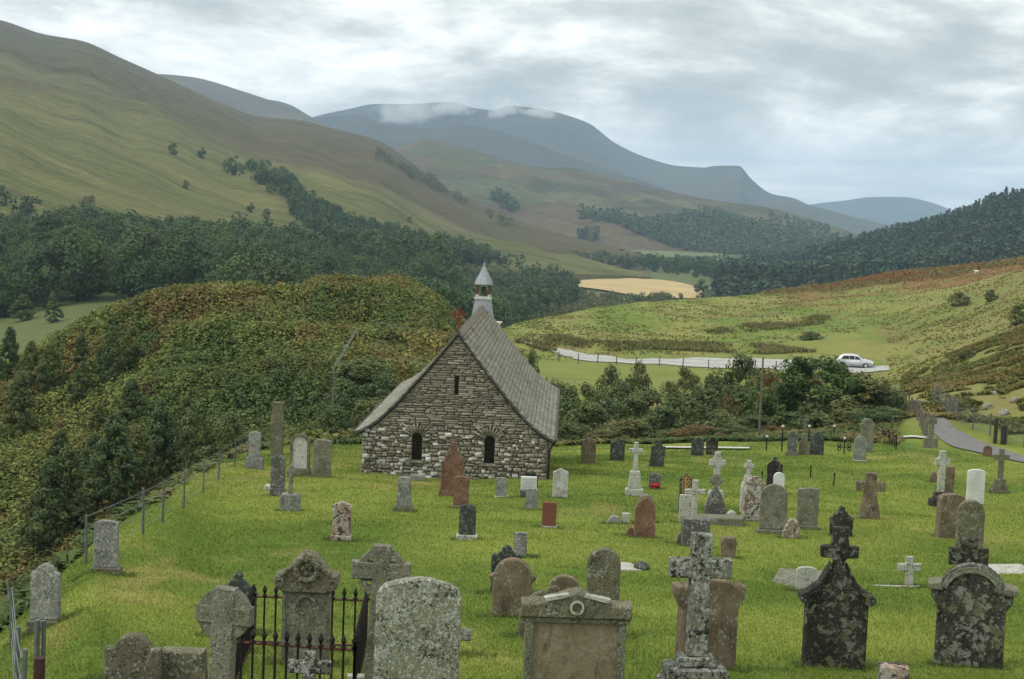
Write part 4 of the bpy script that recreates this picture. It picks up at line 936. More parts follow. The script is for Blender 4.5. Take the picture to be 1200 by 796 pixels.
H('low arched lichened headstone top rising behind the scrolled crest', 659, 735, 38, 63, 'round', S['brown'], .15)
def cornice(e, k, W, Hh, th, ph):
    b = bmesh.new(); zc = Hh*.73; top = Hh-.02; a = W*.545
    pts = [(-a, zc), (a, zc), (a, zc+.17), (a*.62, zc+.17), (a*.60, zc+.20), (a*.30, top-.08), (0, top), (-a*.30, top-.07), (-a*.58, zc+.20), (-a*.62, zc+.18), (-a, zc+.17)]
    prism(b, jit(pts, .012, .05, 3), -th/2-.06, th/2+.06, .02); obj('cornice', b, S['mossy'], e)
    b = bmesh.new(); box(b, -a*.97, a*.97, -th/2-.035, -th/2+.01, zc-.05, zc-.003); obj('moulding', b, S['mossy'], e)
    for sg in (-1, 1): b = bmesh.new(); box(b, sg*W*.46-.045, sg*W*.46+.045, -th/2-.03, -th/2+.01, -.1, zc-.055); obj('pilaster', b, S['rough'], e)
    b = bmesh.new()
    for t in range(10): ring(b, .06-.003*t, .085-.003*t, Hh*.84+.008*t, -th/2-.085-.001*t, -th/2-.05, 14) if t < 1 else None
    prism(b, [(a*.12, top-.06), (a*.56, zc+.20), (a*.60, zc+.25), (a*.16, top-.02)], -th/2-.075, -th/2+.02, .006); prism(b, [(-a*.60, zc+.25), (-a*.56, zc+.20), (-a*.12, top-.06), (-a*.16, top-.02)], -th/2-.075, -th/2+.02, .006)
    obj('pediment_moulding', b, S['pale'], e)
H('wide brown tablet tombstone with moulded cornice and cracked pediment, bottom centre', 670, 830, 120, 142, 'low.80', S['tablet'], .22, d=18.8, extra=cornice, cat='tombstone', name='tombstone', rz=1, jitter=.003)
bpy.data.objects[-1]
H('mossy dark round-topped headstone behind the right end of the wide tablet', 704, 745, 39, 106, 'round', S['mossy'], .17, jitter=.008)
b_ = bmesh.new(); prism(b_, jit([(-.28, -.06), (.28, -.06), (.27, .05), (-.26, .06)], .01, .06, 5), -.35, .35, .02); o = obj('fallen_slab', b_, S['pale']); o.location = place(731, 666); o.rotation_euler = (0, R(3), R(20)); tag(o, 'pale flat slab lying in grass right of the mossy round-topped headstone', 'slab')
b_ = bmesh.new(); bmesh.ops.create_icosphere(b_, subdivisions=3, radius=.16)
for vv in b_.verts: vv.co *= 1+.35*(float(fbm(vv.co.x*9+5, vv.co.y*9+vv.co.z*5, .8, 3, 7))-.5); vv.co.z *= .75
o = obj('dark_rock', b_, S['slate']); o.location = place(752, 667)+Vector((0, 0, .04)); tag(o, 'small dark rock lump in the grass right of the pale fallen slab', 'rock')
def foot17(e): pass
cross('tall mottled grey latin cross on stepped base in front of the brown bracketed stone', 812, 838, 74, 213, 24, 172, S['cross'], steps=((86, 36), (76, 18), (48, 12)), th=.20, d=19.2, arms=22, name='tall_cross', cat='cross', rz=4)
H('red-brown headstone with bracketed shoulders behind the mottled cross on steps', 826, 783, 86, 110, 'bracket', S['brown'], .28, rz=12, jitter=.006)
# black cross-topped gable stone
def blackcross(e, k, W, Hh, th, ph):
    b = bmesh.new(); z0 = Hh*.72; a = W*.5
    nk = .085
    pts = [(-nk, z0-.03), (nk, z0-.03), (nk*.9, z0+.08), (nk*1.2, z0+.12), (.25, z0+.13), (.26, z0+.28), (.12, z0+.29), (.10, Hh-.07), (.12, Hh), (-.12, Hh), (-.10, Hh-.07), (-.12, z0+.29), (-.26, z0+.28), (-.25, z0+.13), (-nk*1.2, z0+.12), (-nk*.9, z0+.08)]
    prism(b, jit(pts, .006, .03, 2), -.07, .07, .015); obj('cross', b, S['black'], e)
    b = bmesh.new()
    for sg in (-1, 1):
        ring(b, .015, .075, Hh*.495, -th/2-.03, th/2+.03, 14, cx0=sg*a*1.04)
        prism(b, [(sg*a*1.1, Hh*.52), (sg*a*.62, Hh*.60), (sg*nk*1.3, Hh*.745), (sg*nk*1.25, Hh*.71), (sg*a*.58, Hh*.56), (sg*a*1.05, Hh*.48)], -th/2-.025, th/2+.025, .008)
    obj('coping', b, S['black'], e)
def outline_bg(w, h):
    a = w/2; return [(-a, 0), (a, 0), (a, h*.50), (a*.98, h*.55), (a*.6, h*.62), (a*.3, h*.70), (a*.18, h*.745), (-a*.18, h*.745), (-a*.3, h*.70), (-a*.6, h*.62), (-a*.98, h*.55), (-a, h*.50)]
_ol = outline
def outline(kind, w, h):
    if kind == 'blackgable': return outline_bg(w, h)
    return _ol(kind, w, h)
H('big blackened gabled headstone topped by its own stone cross, right foreground', 976, 781, 74, 169, 'blackgable', S['black'], .20, extra=blackcross, rz=-3, cat='gravestone')
def sidecols(e, k, W, Hh, th, ph):
    b = bmesh.new()
    for sg in (-1, 1): prism(b, [(sg*W*.36, Hh*.745), (sg*W*.54, Hh*.745), (sg*W*.54, Hh*.80), (sg*W*.38, Hh*.82)], -th/2-.06, th/2+.05, .01)
    ring(b, W*.335, W*.405, Hh*.68, -th/2-.03, th/2+.02, 22, R(18), R(162)); obj('hood_mould', b, S['rough'], e)
H('massive arched black and grey headstone with shoulder caps at lower right', 1134, 780, 94, 123, 'hood', S['darkm'], .30, extra=sidecols, rz=-16)
cross('short black stone cross with thick arms standing right behind the massive arched headstone', 1131, 712, 46, 84, 17, 62, S['black'], th=.13, arms=15, flare=1.25)
b_ = bmesh.new(); box(b_, -.19, .19, -.14, .14, -.3, .27); bmesh.ops.bevel(b_, geom=b_.edges[:], offset=.015, segments=1, affect='EDGES'); o = obj('stone_block', b_, S['pink']); o.location = place(1046, 803); o.rotation_euler = (0, 0, R(-6)); tag(o, 'small pinkish square stone block between the two big black headstones, bottom edge', 'stone block')
cross('small whitish grey cross alone in grass with a kerb at its foot', 1065, 687, 28, 36, 9, 23, S['pale'], th=.09, lean=-2)
b_ = bmesh.new(); prism(b_, [(-.55, -.1), (.45, -.1), (.45, .03), (-.55, .03)], -.04, .04, .008); o = obj('grave_kerb', b_, S['pale']); o.location = place(1052, 688); o.rotation_euler = (0, 0, R(4)); tag(o, 'low white kerb strip at the foot of the small whitish cross', 'kerb')
b_ = bmesh.new(); prism(b_, jit([(-.5, -.1), (.5, -.1), (.5, .05), (-.5, .08)], .01, .06, 9), -.9, .9, .02); o = obj('table_slab', b_, S['rough']); o.location = place(936, 684); o.rotation_euler = (R(3), R(-5), R(-18)); tag(o, 'tilted grey ledger slab on the grass left of the blackened gabled headstone', 'slab')
H('thin pale upright stone on the tilted slab left of the blackened gabled headstone', 944, 693, 24, 30, 'segment', S['pale'], .08)
H('dark crocketed pointed headstone peeping over the blackened stone cross', 985, 628, 27, 36, 'pinn', S['black'], .13)
cross('brown sandstone cross with wide flared foot on open grass, right of centre', 1018, 608, 34, 55, 13, 39, S['brown'], th=.18, foot=8, arms=11)
bpy.data.objects[-1]
b_ = None
def flarefoot(): pass
# --- middle
H('broad round-topped headstone spotted with lichen on a low plinth, right middle', 905, 625, 32, 59, 'round', S['rough'], .13, plinth=(40, 5))
H('small blotched stone lump at the right foot of the broad spotted headstone', 927, 630, 21, 23, 'lump', S['motred'], .18)
H('rectangular rough brown-grey headstone with flat top beside the blotched lump', 945, 620, 25, 49, 'flat', S['rough'], .14, plinth=(28, 5), jitter=.012)
H('leaning rounded headstone with white crust flaking over red stone', 880, 610, 23, 53, 'round', S['motred'], .14, lean=3, rz=10)
cross('small carved ring cross on a stone peeping behind the flaking white headstone', 875, 602, 12, 64, 5, 57, S['pale'], steps=((16, 38), (11, 8)), celtic=True, th=.1)
H('dark pointed headstone with knob top behind the bright white stone', 907, 570, 18, 35, 'pinn', S['black'], .12)
H('bright white slim round-topped stone in front of the dark pointed one', 912, 579, 13, 26, 'round', S['white'], .1, jitter=0)
cross('tall pale ring cross with wide head behind the gabled memorial', 838, 598, 19, 70, 7, 57, S['pale'], steps=((18, 24),), celtic=True, th=.15, ringw=.35, name='celtic_cross')
def smallx(e, k, W, Hh, th, ph):
    b = bmesh.new(); t = 2.1*k; z0 = Hh*.70
    prism(b, [(-t, z0), (t, z0), (t, z0+5*k), (8*k, z0+6*k), (8*k, z0+11*k), (t*1.4, z0+11*k), (t*1.3, Hh), (-t*1.3, Hh), (-t*1.4, z0+11*k), (-8*k, z0+11*k), (-8*k, z0+6*k), (-t, z0+5*k)], -.06, .06, .01)
    ring(b, 4*k, 6.5*k, z0+8.5*k, -.04, .04, 16); obj('cross', b, S['rough'], e)
_ol2 = outline
def outline(kind, w, h):
    if kind == 'memgable': a = w/2; return [(-a, 0), (a, 0), (a*.96, h*.38), (a*.7, h*.54), (a*.2, h*.72), (-a*.2, h*.72), (-a*.7, h*.54), (-a*.96, h*.38)]
    return _ol2(kind, w, h)
H('gabled grey memorial topped by a small ring cross on a long base slab', 837, 611, 25, 57, 'memgable', S['greyd'], .22, extra=smallx, cat='memorial', name='memorial')
b_ = bmesh.new(); prism(b_, jit([(-.75, -.2), (.75, -.2), (.72, .22), (-.75, .20)], .015, .08, 4), -.3, .3, .02); o = obj('base_slab', b_, S['rough']); o.location = place(838, 614); o.rotation_euler = (0, R(-1), R(-6)); tag(o, 'long low stone base slab under the gabled grey memorial', 'slab')
H('rounded pale boulder-like stone at the right end of the long base slab', 856, 613, 14, 15, 'lump', S['pale'], .3)
H('small dark round headstone with gold carved pattern behind the thin pale cross', 802, 604, 16, 49, 'round', S['slate'], .1, plm=S['greyd'], extra=lambda e, k, W, Hh, th, ph: goldpat(e, k, W, Hh, th)) if False else None
def goldpat(e, k, W, Hh, th, ph=0):
    b = bmesh.new()
    for i in range(4):
        ring(b, .035, .055, Hh*.93-.13*i, -th/2-.008, -th/2+.003, 10, cx0=-.06); ring(b, .035, .055, Hh*.93-.13*i, -th/2-.008, -th/2+.003, 10, cx0=.08)
    box(b, -.015, .015, -th/2-.008, -th/2+.003, Hh*.5, Hh*.95)
    obj('gold_ornament', b, plain('dull_gold', (.42, .27, .07), .6, .3, 0, .2, 10), e)
H('small dark round headstone with gold carved pattern behind the thin pale cross', 802, 601, 15, 46, 'round', S['slate'], .1, extra=goldpat)
H('pale plain rectangular stone directly in front of the gold-patterned headstone', 802, 612, 14, 33, 'flat', S['pale'], .1, jitter=.002)
cross('thin pale stone cross leaning over the plain pale rectangular stone', 813, 622, 24, 61, 7, 47, S['pale'], th=.10, arms=6, lean=-1)
H('low square dark plinth block behind the head of the mottled stepped cross', 814, 640, 32, 34, 'flat', S['greyd'], .45)
H('small rusty brown stone left of the mottled stepped cross head', 797, 637, 11, 14, 'lump', S['brown'], .2)
H('short crumbling brown pillar stump right of the mottled stepped cross', 853, 653, 18, 25, 'stump', S['brown'], .25)
H('stout red sandstone headstone with pointed lichened top, centre right', 755, 630, 25, 48, 'point', S['redd'], .16, tip=-2, rz=4)
H('grey rounded headstone peeping over the stout red pointed one', 756, 612, 18, 33, 'round', S['rough'], .14)
H('small reddish stone at the left foot of the stout red pointed headstone', 738, 628, 10, 11, 'lump', S['redd'], .2)
H('low oblong grey stone lying in mid lawn beside a small black and white one', 719, 613, 17, 9, 'lump', S['grey'], .3)
H('small stone painted white with dark patches beside the low oblong stone', 733, 613, 9, 12, 'flat', S['pale'], .15)
cross('slim white latin cross on a tall stepped pedestal, centre of the lawn', 743, 581, 16, 64, 5, 54, S['pale'], steps=((21, 9), (15, 15), (13, 6)), th=.12, name='memorial_cross', cat='cross')
def flowers(e, k, W, Hh, th, ph):
    b = bmesh.new()
    for i in range(16): bmesh.ops.create_icosphere(b, subdivisions=1, radius=.045, matrix=Matrix.Translation((rnd.uniform(-.14, .14), -th/2-.08+rnd.uniform(-.05, .05), rnd.uniform(.04, .2))))
    obj('flowers', b, plain('red_flowers', (.42, .02, .03), .7, .2, 0, .3, 30), e)
H('small rounded grey headstone with red flowers laid at its foot', 767, 573, 14, 19, 'segment', S['greyd'], .1, extra=flowers)
H('dark brown headstone with shallow gabled cap near the chapel right corner', 689, 543, 17, 31, 'cap', S['brown'], .15, rz=4)
H('black lichened headstone with pointed crest left of the white latin cross', 723, 540, 17, 27, 'ogee', S['slate'], .14, rz=5)
H('black lichened headstone leaning right just right of the white latin cross', 769, 547, 17, 30, 'ogee', S['slate'], .14, lean=4, rz=8)
H('left stone of a pair of small dark pointed headstones near the rear kerb', 817, 534, 15, 22, 'ogee', S['slate'], .13)
H('right stone of a pair of small dark pointed headstones near the rear kerb', 834, 533, 14, 21, 'ogee', S['black'], .13)
H('mottled whitish pointed headstone by the chapel right corner', 656, 583, 18, 35, 'gable', S['marble'], .13)
H('red polished granite headstone with flat top on the lawn below the chapel', 643, 618, 17, 30, 'flat', S['redp'], .12, plinth=(20, 2), plm=S['pale'], jitter=.001)
H('small plain grey headstone with curved top in front of the white plaque', 623, 597, 15, 25, 'segment', S['grey'], .1)
def plaque(e, k, W, Hh, th, ph):
    b = bmesh.new(); 
    for i in range(6): 
        x = -W*.38
        while x < W*.36:
            l = rnd.uniform(.02, .07); box(b, x, min(x+l, W*.4), -th/2-.006, -th/2+.002, Hh*.86-i*.058, Hh*.86-i*.058+.014); x += l+.02
    obj('lettering', b, plain('grey_lettering', (.25, .25, .25)), e)
H('white rectangular plaque headstone close to the chapel wall', 619, 583, 19, 25, 'flat', S['white'], .12, plinth=(20, 9), plm=S['greyd'], extra=plaque, jitter=0)
H('dark rounded stone behind the white plaque against the chapel', 621, 571, 18, 19, 'round', S['black'], .1)
H('small pale grey headstone below the right chapel window', 587, 583, 14, 24, 'segment', S['grey'], .1, plinth=(16, 2), plm=S['pale'])
H('pink-red round-shouldered headstone below the chapel, right of the red spire', 540, 595, 18, 38, 'soft', S['redd'], .14, plinth=(22, 3), plm=S['mossy'])
# red sandstone spire memorial
def spire(e, k, W, Hh, th, ph):
    b = bmesh.new(); prism(b, cross_pts2(.14, .26, .035, .18), -.02, .02, .004); bmesh.ops.translate(b, vec=(0, 0, Hh-.26), verts=b.verts)
    ring(b, .03, .05, Hh-.08, -.012, .012, 12); obj('cross', b, S['redd'], e)
    for sg in (-1, 1):
        b = bmesh.new(); prism(b, [(sg*W*.44, ph), (sg*W*.56, ph), (sg*W*.54, Hh*.5), (sg*W*.5, Hh*.58), (sg*W*.44, Hh*.5)], -th/2-.03, th/2+.03, .01); obj('side_shaft', b, S['redd'], e)
_ol3 = outline
def outline(kind, w, h):
    if kind == 'spire': a = w/2; return [(-a, 0), (a, 0), (a*.98, h*.45), (a*.72, h*.6), (a*.35, h*.74), (a*.2, h*.86), (-a*.2, h*.86), (-a*.35, h*.74), (-a*.72, h*.6), (-a*.98, h*.45)]
    return _ol3(kind, w, h)
H('tall red sandstone spire memorial with tiny cross against the chapel gable', 529, 581, 24, 74, 'spire', S['redd'], .3, plinth=(30, 8), extra=spire, cat='memorial', name='memorial')
H('dark green-grey headstone on a pale plinth in the lawn below the pink-red one', 547, 632, 20, 42, 'soft', S['slate'], .14, plinth=(25, 6), plm=S['pale'])
H('tapering blue-grey headstone with dark cap on plinth left below the chapel', 473, 599, 19, 41, 'taper', S['grey'], .14, plinth=(23, 6), plm=S['mossy'])
H('low pale stone block lying against the chapel foot behind the tapering headstone', 489, 563, 16, 7, 'flat', S['grey'], .3)
H('pinkish weathered headstone with gabled cap, white edges, left middle lawn', 400, 633, 21, 47, 'cap', S['pink'], .2, plinth=(24, 7), plm=S['pink'])
cross('small grey cross set on a broad stone block, left of the lawn', 340, 598, 11, 54, 5, 47, S['rough'], steps=((23, 20),), celtic=True, th=.1, plm=S['grey'])
H('slim grey headstone with white pointed top behind the small cross on its block', 325, 581, 17, 50, 'gable', S['greyd'], .14, plinth=(17, 10))
b_ = bmesh.new(); prism(b_, jit([(-.2, -.05), (.22, -.05), (.15, .12), (-.1, .16)], .01, .05, 2), -.15, .15, .02); o = obj('loose_stone', b_, S['pale']); o.location = place(315, 574); tag(o, 'small pale loose stone at the left foot of the slim white-topped headstone', 'rock')
def niche(e, k, W, Hh, th, ph):
    b = bmesh.new(); a = W*.5; zs = Hh-a
    ring(b, a*.78, a*1.05, zs, -th/2-.03, th/2, 20, 0, math.pi)
    for sg in (-1, 1): box(b, sg*a*.92-.04, sg*a*.92+.04, -th/2-.028, th/2-.002, ph, zs)
    for dx in (-.5, .0, .5): tube(b, (a*dx, 0, Hh-.02-abs(dx)*.1), (a*dx, 0, Hh+.14), .02, .008, 5)
    obj('arched_frame', b, S['mossy'], e)
H('whitish arched headstone in a moulded frame with stepped base, rear left', 351, 558, 22, 50, 'round', S['marble'], .2, plinth=(27, 9), plm=S['mossy'], extra=niche)
H('dark lichened rectangular headstone right of the whitish arched one', 377, 559, 22, 45, 'segment', S['rough'], .16, jitter=.012)
H('very tall narrow standing slab at the rear left of the graveyard', 324, 534, 14, 64, 'flat', S['mossy'], .22, jitter=.006, lean=.5)
H('small grey headstone on a block base at the left end of the rear row', 298, 549, 14, 44, 'soft', S['grey'], .16, plinth=(21, 13))
H('isolated tall grey headstone with rounded top near the left fence', 124, 670, 28, 62, 'segment', S['grey'], .13, plinth=(36, 6), plm=S['mossy'])
H('greenish ogee-topped headstone on a plinth at the far left by the fence', 53, 735, 32, 77, 'gothic' if False else 'ogeel', S['grey'], .14, plinth=(39, 10), plm=S['mossy']) if False else None
_ol4 = outline
def outline(kind, w, h):
    if kind == 'ogeel': a = w/2; z_ = h-w*.36; return [(-a, 0), (a, 0), (a, z_), (a*.9, z_+w*.06), (a*.66, z_+w*.12), (a*.5, z_+w*.25), (a*.2, z_+w*.34), (0, h), (-a*.2, z_+w*.34), (-a*.5, z_+w*.25), (-a*.66, z_+w*.12), (-a*.9, z_+w*.06), (-a, z_)]
    return _ol4(kind, w, h)
H('brown-green ogee-topped headstone on a plinth at the far left by the fence', 53, 735, 34, 77, 'ogeel', S['grey'], .14, plinth=(40, 10), plm=S['mossy'])
# --- right rear
H('small grey round-topped headstone on a base, left of the dark obelisk group', 928, 534, 12, 29, 'round', S['greyd'], .14, plinth=(15, 5), plm=S['mossy'])
cross('dark slender obelisk with white-tipped cross in the rear railing plot', 942, 533, 8, 47, 3, 41, S['mossy'], steps=((12, 16), (8, 9)), th=.08, name='obelisk', cat='obelisk')
H('dark gabled headstone touching the right side of the dark slender obelisk', 957, 533, 16, 28, 'point', S['slate'], .16)
H('tall headstone with thick rounded cap in the rear right plot', 1015, 530, 17, 40, 'hood', S['rough'], .25)
H('plain rounded grey headstone in front of the tall thick-capped one', 1007, 541, 15, 30, 'round', S['grey'], .12, plinth=(18, 2), plm=S['pale'])
H('small low stone lump at the far end of the iron rail fragments', 1056, 517, 9, 6, 'lump', S['mossy'], .3)
cross('grey ring cross on a block base beside the tarmac path', 1090, 525, 12, 40, 6, 32, S['rough'], steps=((16, 12),), celtic=True, th=.13, name='celtic_cross')
cross('pale lichen-white ring cross on a dark stepped base, right side', 1101, 594, 18, 67, 8, 54, S['pale'], steps=((24, 10), (16, 8)), celtic=True, th=.14, rz=8, plm=S['black'], name='celtic_cross')
H('narrow brown headstone directly behind the pale ring cross', 1111, 580, 12, 34, 'flat', S['brown'], .14)
H('small brownish lump behind the pale ring cross at its left', 1093, 565, 9, 13, 'lump', S['brown'], .2)
H('leaning brown pillar-like headstone left of the round mossy one', 1111, 630, 32, 53, 'segment', S['brown'], .22, rz=14, lean=1)
H('mossy round-topped headstone rising behind the short black cross', 1134, 660, 32, 76, 'round', S['mossy'], .16)
def letters2(e, k, W, Hh, th, ph):
    b = bmesh.new()
    ring(b, .045, .055, Hh*.84, -th/2-.004, -th/2+.002, 14)
    for i in range(7):
        x = -W*.34
        while x < W*.3:
            l = rnd.uniform(.02, .06); box(b, x, min(x+l, W*.34), -th/2-.004, -th/2+.002, Hh*.70-i*.062, Hh*.70-i*.062+.012); x += l+.018
    obj('engraving', b, plain('engraved_lettering', (.30, .30, .29)), e)
H('bright white upright headstone with rounded top and engraved lines, right', 1142, 591, 21, 42, 'segment', S['white'], .1, extra=letters2, jitter=0)
H('tiny reddish rounded stone stump at the edge of the path', 1157, 535, 10, 13, 'round', S['redd'], .15)
cross('slim dark grey cross on a rough three-step base at the right edge', 1171, 578, 18, 53, 6, 43, S['mossy'], steps=((22, 5), (17, 6), (13, 6)), th=.12, rz=-3, name='memorial_cross')
b_ = bmesh.new(); prism(b_, [(-.6, -.06), (.6, -.06), (.58, .06), (-.58, .05)], -.45, .45, .02); o = obj('flat_slab', b_, S['pale']); o.location = place(1178, 669); o.rotation_euler = (0, 0, R(10)); tag(o, 'pale flat grave slab in the grass at the right edge', 'slab')
# pierced cross: quarter webs with holes between the arms
pc = [o for o in bpy.data.objects if o.get('label', '').startswith('grey pierced ring cross')][0]
k = pc.location.y/F_PX; zc_ = 138*k; t_ = 10*k; Wk = 34*k
for sx in (-1, 1):
    for sz in (-1, 1):
        b_ = bmesh.new()
        cxp, czp = sx*(t_+3.9*k), zc_+sz*(t_+3.9*k); n = 16
        outr = [(sx*t_*.98, zc_+sz*t_*.98), (sx*(Wk-5*k), zc_+sz*t_*.98), (sx*(Wk-9*k), zc_+sz*(t_+6*k)), (sx*(t_+7*k), zc_+sz*(Wk-12*k)+sz*2*k), (sx*t_*.98, zc_+sz*(Wk-4*k))]
        hole = [(cxp+3.3*k*math.cos(2*math.pi*i/n), czp+3.3*k*math.sin(2*math.pi*i/n)) for i in range(n)]
        cc = (cxp, czp)
        # radial fill: each hole point joined with the outline point in the same direction
        def rayp(t):
            dx, dz = math.cos(t), math.sin(t); best = 9
            for (x0, z0), (x1, z1) in zip(outr, outr[1:]+outr[:1]):
                ex, ez = x1-x0, z1-z0; det = dx*-ez+ex*dz
                if abs(det) < 1e-9: continue
                s1 = ((x0-cc[0])*-ez+ex*(z0-cc[1]))/det; s2 = (dx*(z0-cc[1])-dz*(x0-cc[0]))/det
                if s1 > 1e-6 and -1e-6 <= s2 <= 1+1e-6: best = min(best, s1)
            return (cc[0]+dx*best, cc[1]+dz*best)
        O = [rayp(2*math.pi*i/n) for i in range(n)]; th2 = .06
        f1 = [b_.verts.new((x, -th2, z_)) for x, z_ in hole]; f2 = [b_.verts.new((x, -th2, z_)) for x, z_ in O]; g1 = [b_.verts.new((x, th2, z_)) for x, z_ in hole]; g2 = [b_.verts.new((x, th2, z_)) for x, z_ in O]
        for i in range(n):
            q = (i+1) % n
            for L1, L2 in ((f1, f2), (f2, g2), (g2, g1), (g1, f1)): b_.faces.new((L1[i], L1[q], L2[q], L2[i]))
        obj('pierced_web', b_, S['rough'], pc)
# ------------------------------------------------------------------ iron railing around the monument
def spear(b, p, zt, r=.013):
    x, y, z_ = p
    tube(b, (x, y, z_), (x, y, zt-.13), r, n=6); tube(b, (x, y, zt-.16), (x, y, zt-.14), r*2.3, n=6); tube(b, (x, y, zt-.13), (x, y, zt-.07), r*.9, r*2.4, 6); tube(b, (x, y, zt-.07), (x, y, zt), r*2.4, r*.15, 6)
FL, FR = at_d(270, 752, 18.0), at_d(416, 762, 17.8); BL, BR = at_d(297, 699, 21.6), at_d(430, 704, 21.4)
rail = empty('iron_railing', (FL.x, FL.y, gz(FL.x, FL.y)), 0, 'rusty iron railing with spear tops enclosing the wreath monument', 'railing')
org = Vector(rail.location)
def run(A, B_, n, skip=()):
    b = bmesh.new(); bars = bmesh.new(); A2 = A-org; B2 = B_-org
    tube(b, A2, B2, .016, n=6); tube(b, A2+Vector((0, 0, -.62)), B2+Vector((0, 0, -.62)), .016, n=6); obj('rail', b, IRONR, rail)
    for i in range(n+1):
        if i in skip: continue
        b = bmesh.new(); q = A2.lerp(B2, i/n); spear(b, (q.x, q.y, gz(q.x+org.x, q.y+org.y)-org.z-.1), q.z+.17, .014+.004*(i in (0, n))); obj('spear_bar', b, IRON, rail)
run(FL, FR, 11); run(BL, BR, 10, (4, 5)); run(FL, BL, 16); run(FR, BR, 16)
# ------------------------------------------------------------------ fences
def wire_fence(label, pts, hpost, nw, pr_, wmat, pmat, step=None, wr=.006, dmin=0, name='wire_fence', jitter=.03, mesh_net=False, square=False):
    q = [at(p[0], p[1], dmin) if not isinstance(p, Vector) else p for p in pts]
    P_ = []
    if step:
        for a, b in zip(q[:-1], q[1:]):
            n = max(1, round((b-a).length/step))
            for i in range(n): c = a.lerp(b, i/n); P_.append(Vector((c.x, c.y, gz(c.x, c.y))))
        P_.append(q[-1])
    else: P_ = q
    e = empty(name, P_[0], 0, label, 'fence'); o0 = P_[0]
    for i, p in enumerate(P_):
        b = bmesh.new(); l = p-o0; tp = Vector((rnd.uniform(-jitter, jitter), rnd.uniform(-jitter, jitter), hpost*rnd.uniform(.95, 1.05)))
        tube(b, l+Vector((0, 0, -.3)), l+tp, pr_, pr_*.9, 4 if square else 6); obj('post', b, pmat, e)
    b = bmesh.new()
    for k in range(nw):
        hh = hpost*(.18+.76*k/(max(1, nw-1)))
        for a, c in zip(P_[:-1], P_[1:]): tube(b, a-o0+Vector((0, 0, hh)), c-o0+Vector((0, 0, hh)), wr, n=4, cap=False)
    obj('wires', b, wmat, e)
    if mesh_net:
        b = bmesh.new()
        for a, c in zip(P_[:-1], P_[1:]):
            n = int((c-a).length/.18)
            for i in range(1, n): l = a.lerp(c, i/n)-o0; tube(b, l+Vector((0, 0, .05)), l+Vector((0, 0, hpost*.9)), wr*.7, n=3, cap=False)
        obj('netting', b, wmat, e)
    return e
WIRE = plain('fence_wire', (.16, .17, .17), .6, .4, .5, .1)
lf = [Vector(place(24, 850, 15.5)), place(18, 800, 17.5), at(13, 762), at(10, 728), at(9, 700), at(56, 682), at(101, 661), at(168, 626), at(190, 612), at(215, 596), at(238, 578), at(256, 562), at(275, 547), at(290, 538)]
wire_fence('galvanised post and wire fence along the left edge of the graveyard', lf, .95, 4, .028, WIRE, GALV, wr=.006)
b_ = bmesh.new(); tube(b_, (0, 0, -.3), (0, 0, .62), .065, .06, 10); o = obj('fence_post', b_, plain('dark_red_post', (.05, .022, .018), .8)); o.location = place(45, 835, 17.0); tag(o, 'stubby dark red-brown post in the bottom left corner', 'post')
b_ = bmesh.new(); tube(b_, (0, 0, -.3), (0, 0, .9), .03, .03, 8); tube(b_, (.06, .05, -.3), (.06, .05, .88), .025, .025, 8); o = obj('metal_stake', b_, GALV); o.location = place(42, 835, 18.0); tag(o, 'pair of grey metal stakes behind the stubby dark red-brown post', 'stake')
wire_fence('wooden post and wire fence along the near side of the pale road', [(612, 420), (655, 424), (700, 426), (745, 429), (800, 431), (860, 434), (935, 437)], 1.15, 3, .07, WIRE, WOOD, step=3.3, wr=.012, dmin=165, jitter=.06)
wire_fence('wooden fence across the near end of the mown field', [(640, 456), (700, 459), (760, 461), (815, 459), (905, 462), (960, 460)], 1.2, 3, .06, WIRE, WOODD, step=4.2, wr=.012, dmin=140, jitter=.06)
wire_fence('line of small posts crossing the bracken hill left of the chapel roof', [(436, 392), (460, 396), (482, 400), (505, 404), (530, 408)], 1.0, 2, .05, WIRE, WOOD, step=2.4, wr=.01, dmin=100)
wire_fence('grey paling fence between the lawn and the left side of the path', [(1058, 480), (1068, 488), (1078, 500), (1086, 513)], 1.2, 2, .06, WIRE, WOOD, step=1.5, wr=.012, dmin=70)
wire_fence('wire netting fence under the rough bank on the far side of the path', [(1092, 470), (1108, 484), (1122, 494), (1140, 504), (1160, 511), (1200, 525)], 1.3, 4, .045, WIRE, WOOD, step=2.2, wr=.010, dmin=78, mesh_net=True)
gp = empty('gate_posts', at(1168, 520, 70), 0, 'dark wooden gate posts at the end of the netting fence', 'gate')
for dx, hh, r_ in ((-.1, 1.35, .11), (.35, 1.0, .16)):
    b_ = bmesh.new(); tube(b_, (dx, 0, -.2), (dx, 0, hh), r_, r_*.95, 8); obj('post', b_, WOODD, gp)
# iron bits in the lawn
def stake(px, py, h, label):
    v = at(px, py); k = v.y/F_PX; b = bmesh.new(); tube(b, (0, 0, -.1), (0, 0, h*k), .028, .02, 6); tube(b, (0, 0, h*k*.8), (0, 0, h*k), .045, .02, 6); o = obj('iron_stake', b, IRON); o.location = v; o.rotation_euler = (0, R(rnd.uniform(-4, 4)), 0); tag(o, label, 'iron stake')
stake(950, 560, 15, 'lone iron stake in the grass above the flat-topped rough headstone')
stake(977, 569, 15, 'lone iron stake in the grass left of the brown sandstone cross')
stake(893, 566, 14, 'thin iron stake just left of the dark knob-topped headstone')
ic = empty('iron_cross', at(989, 532), 0, 'ornate black iron grave cross with curled arms in the rear plot', 'cross'); k = ic.location.y/F_PX
b_ = bmesh.new(); tube(b_, (0, 0, -.1), (0, 0, 18*k), .03, n=6); tube(b_, (-8*k, 0, 8*k), (8*k, 0, 8*k), .022, n=6)
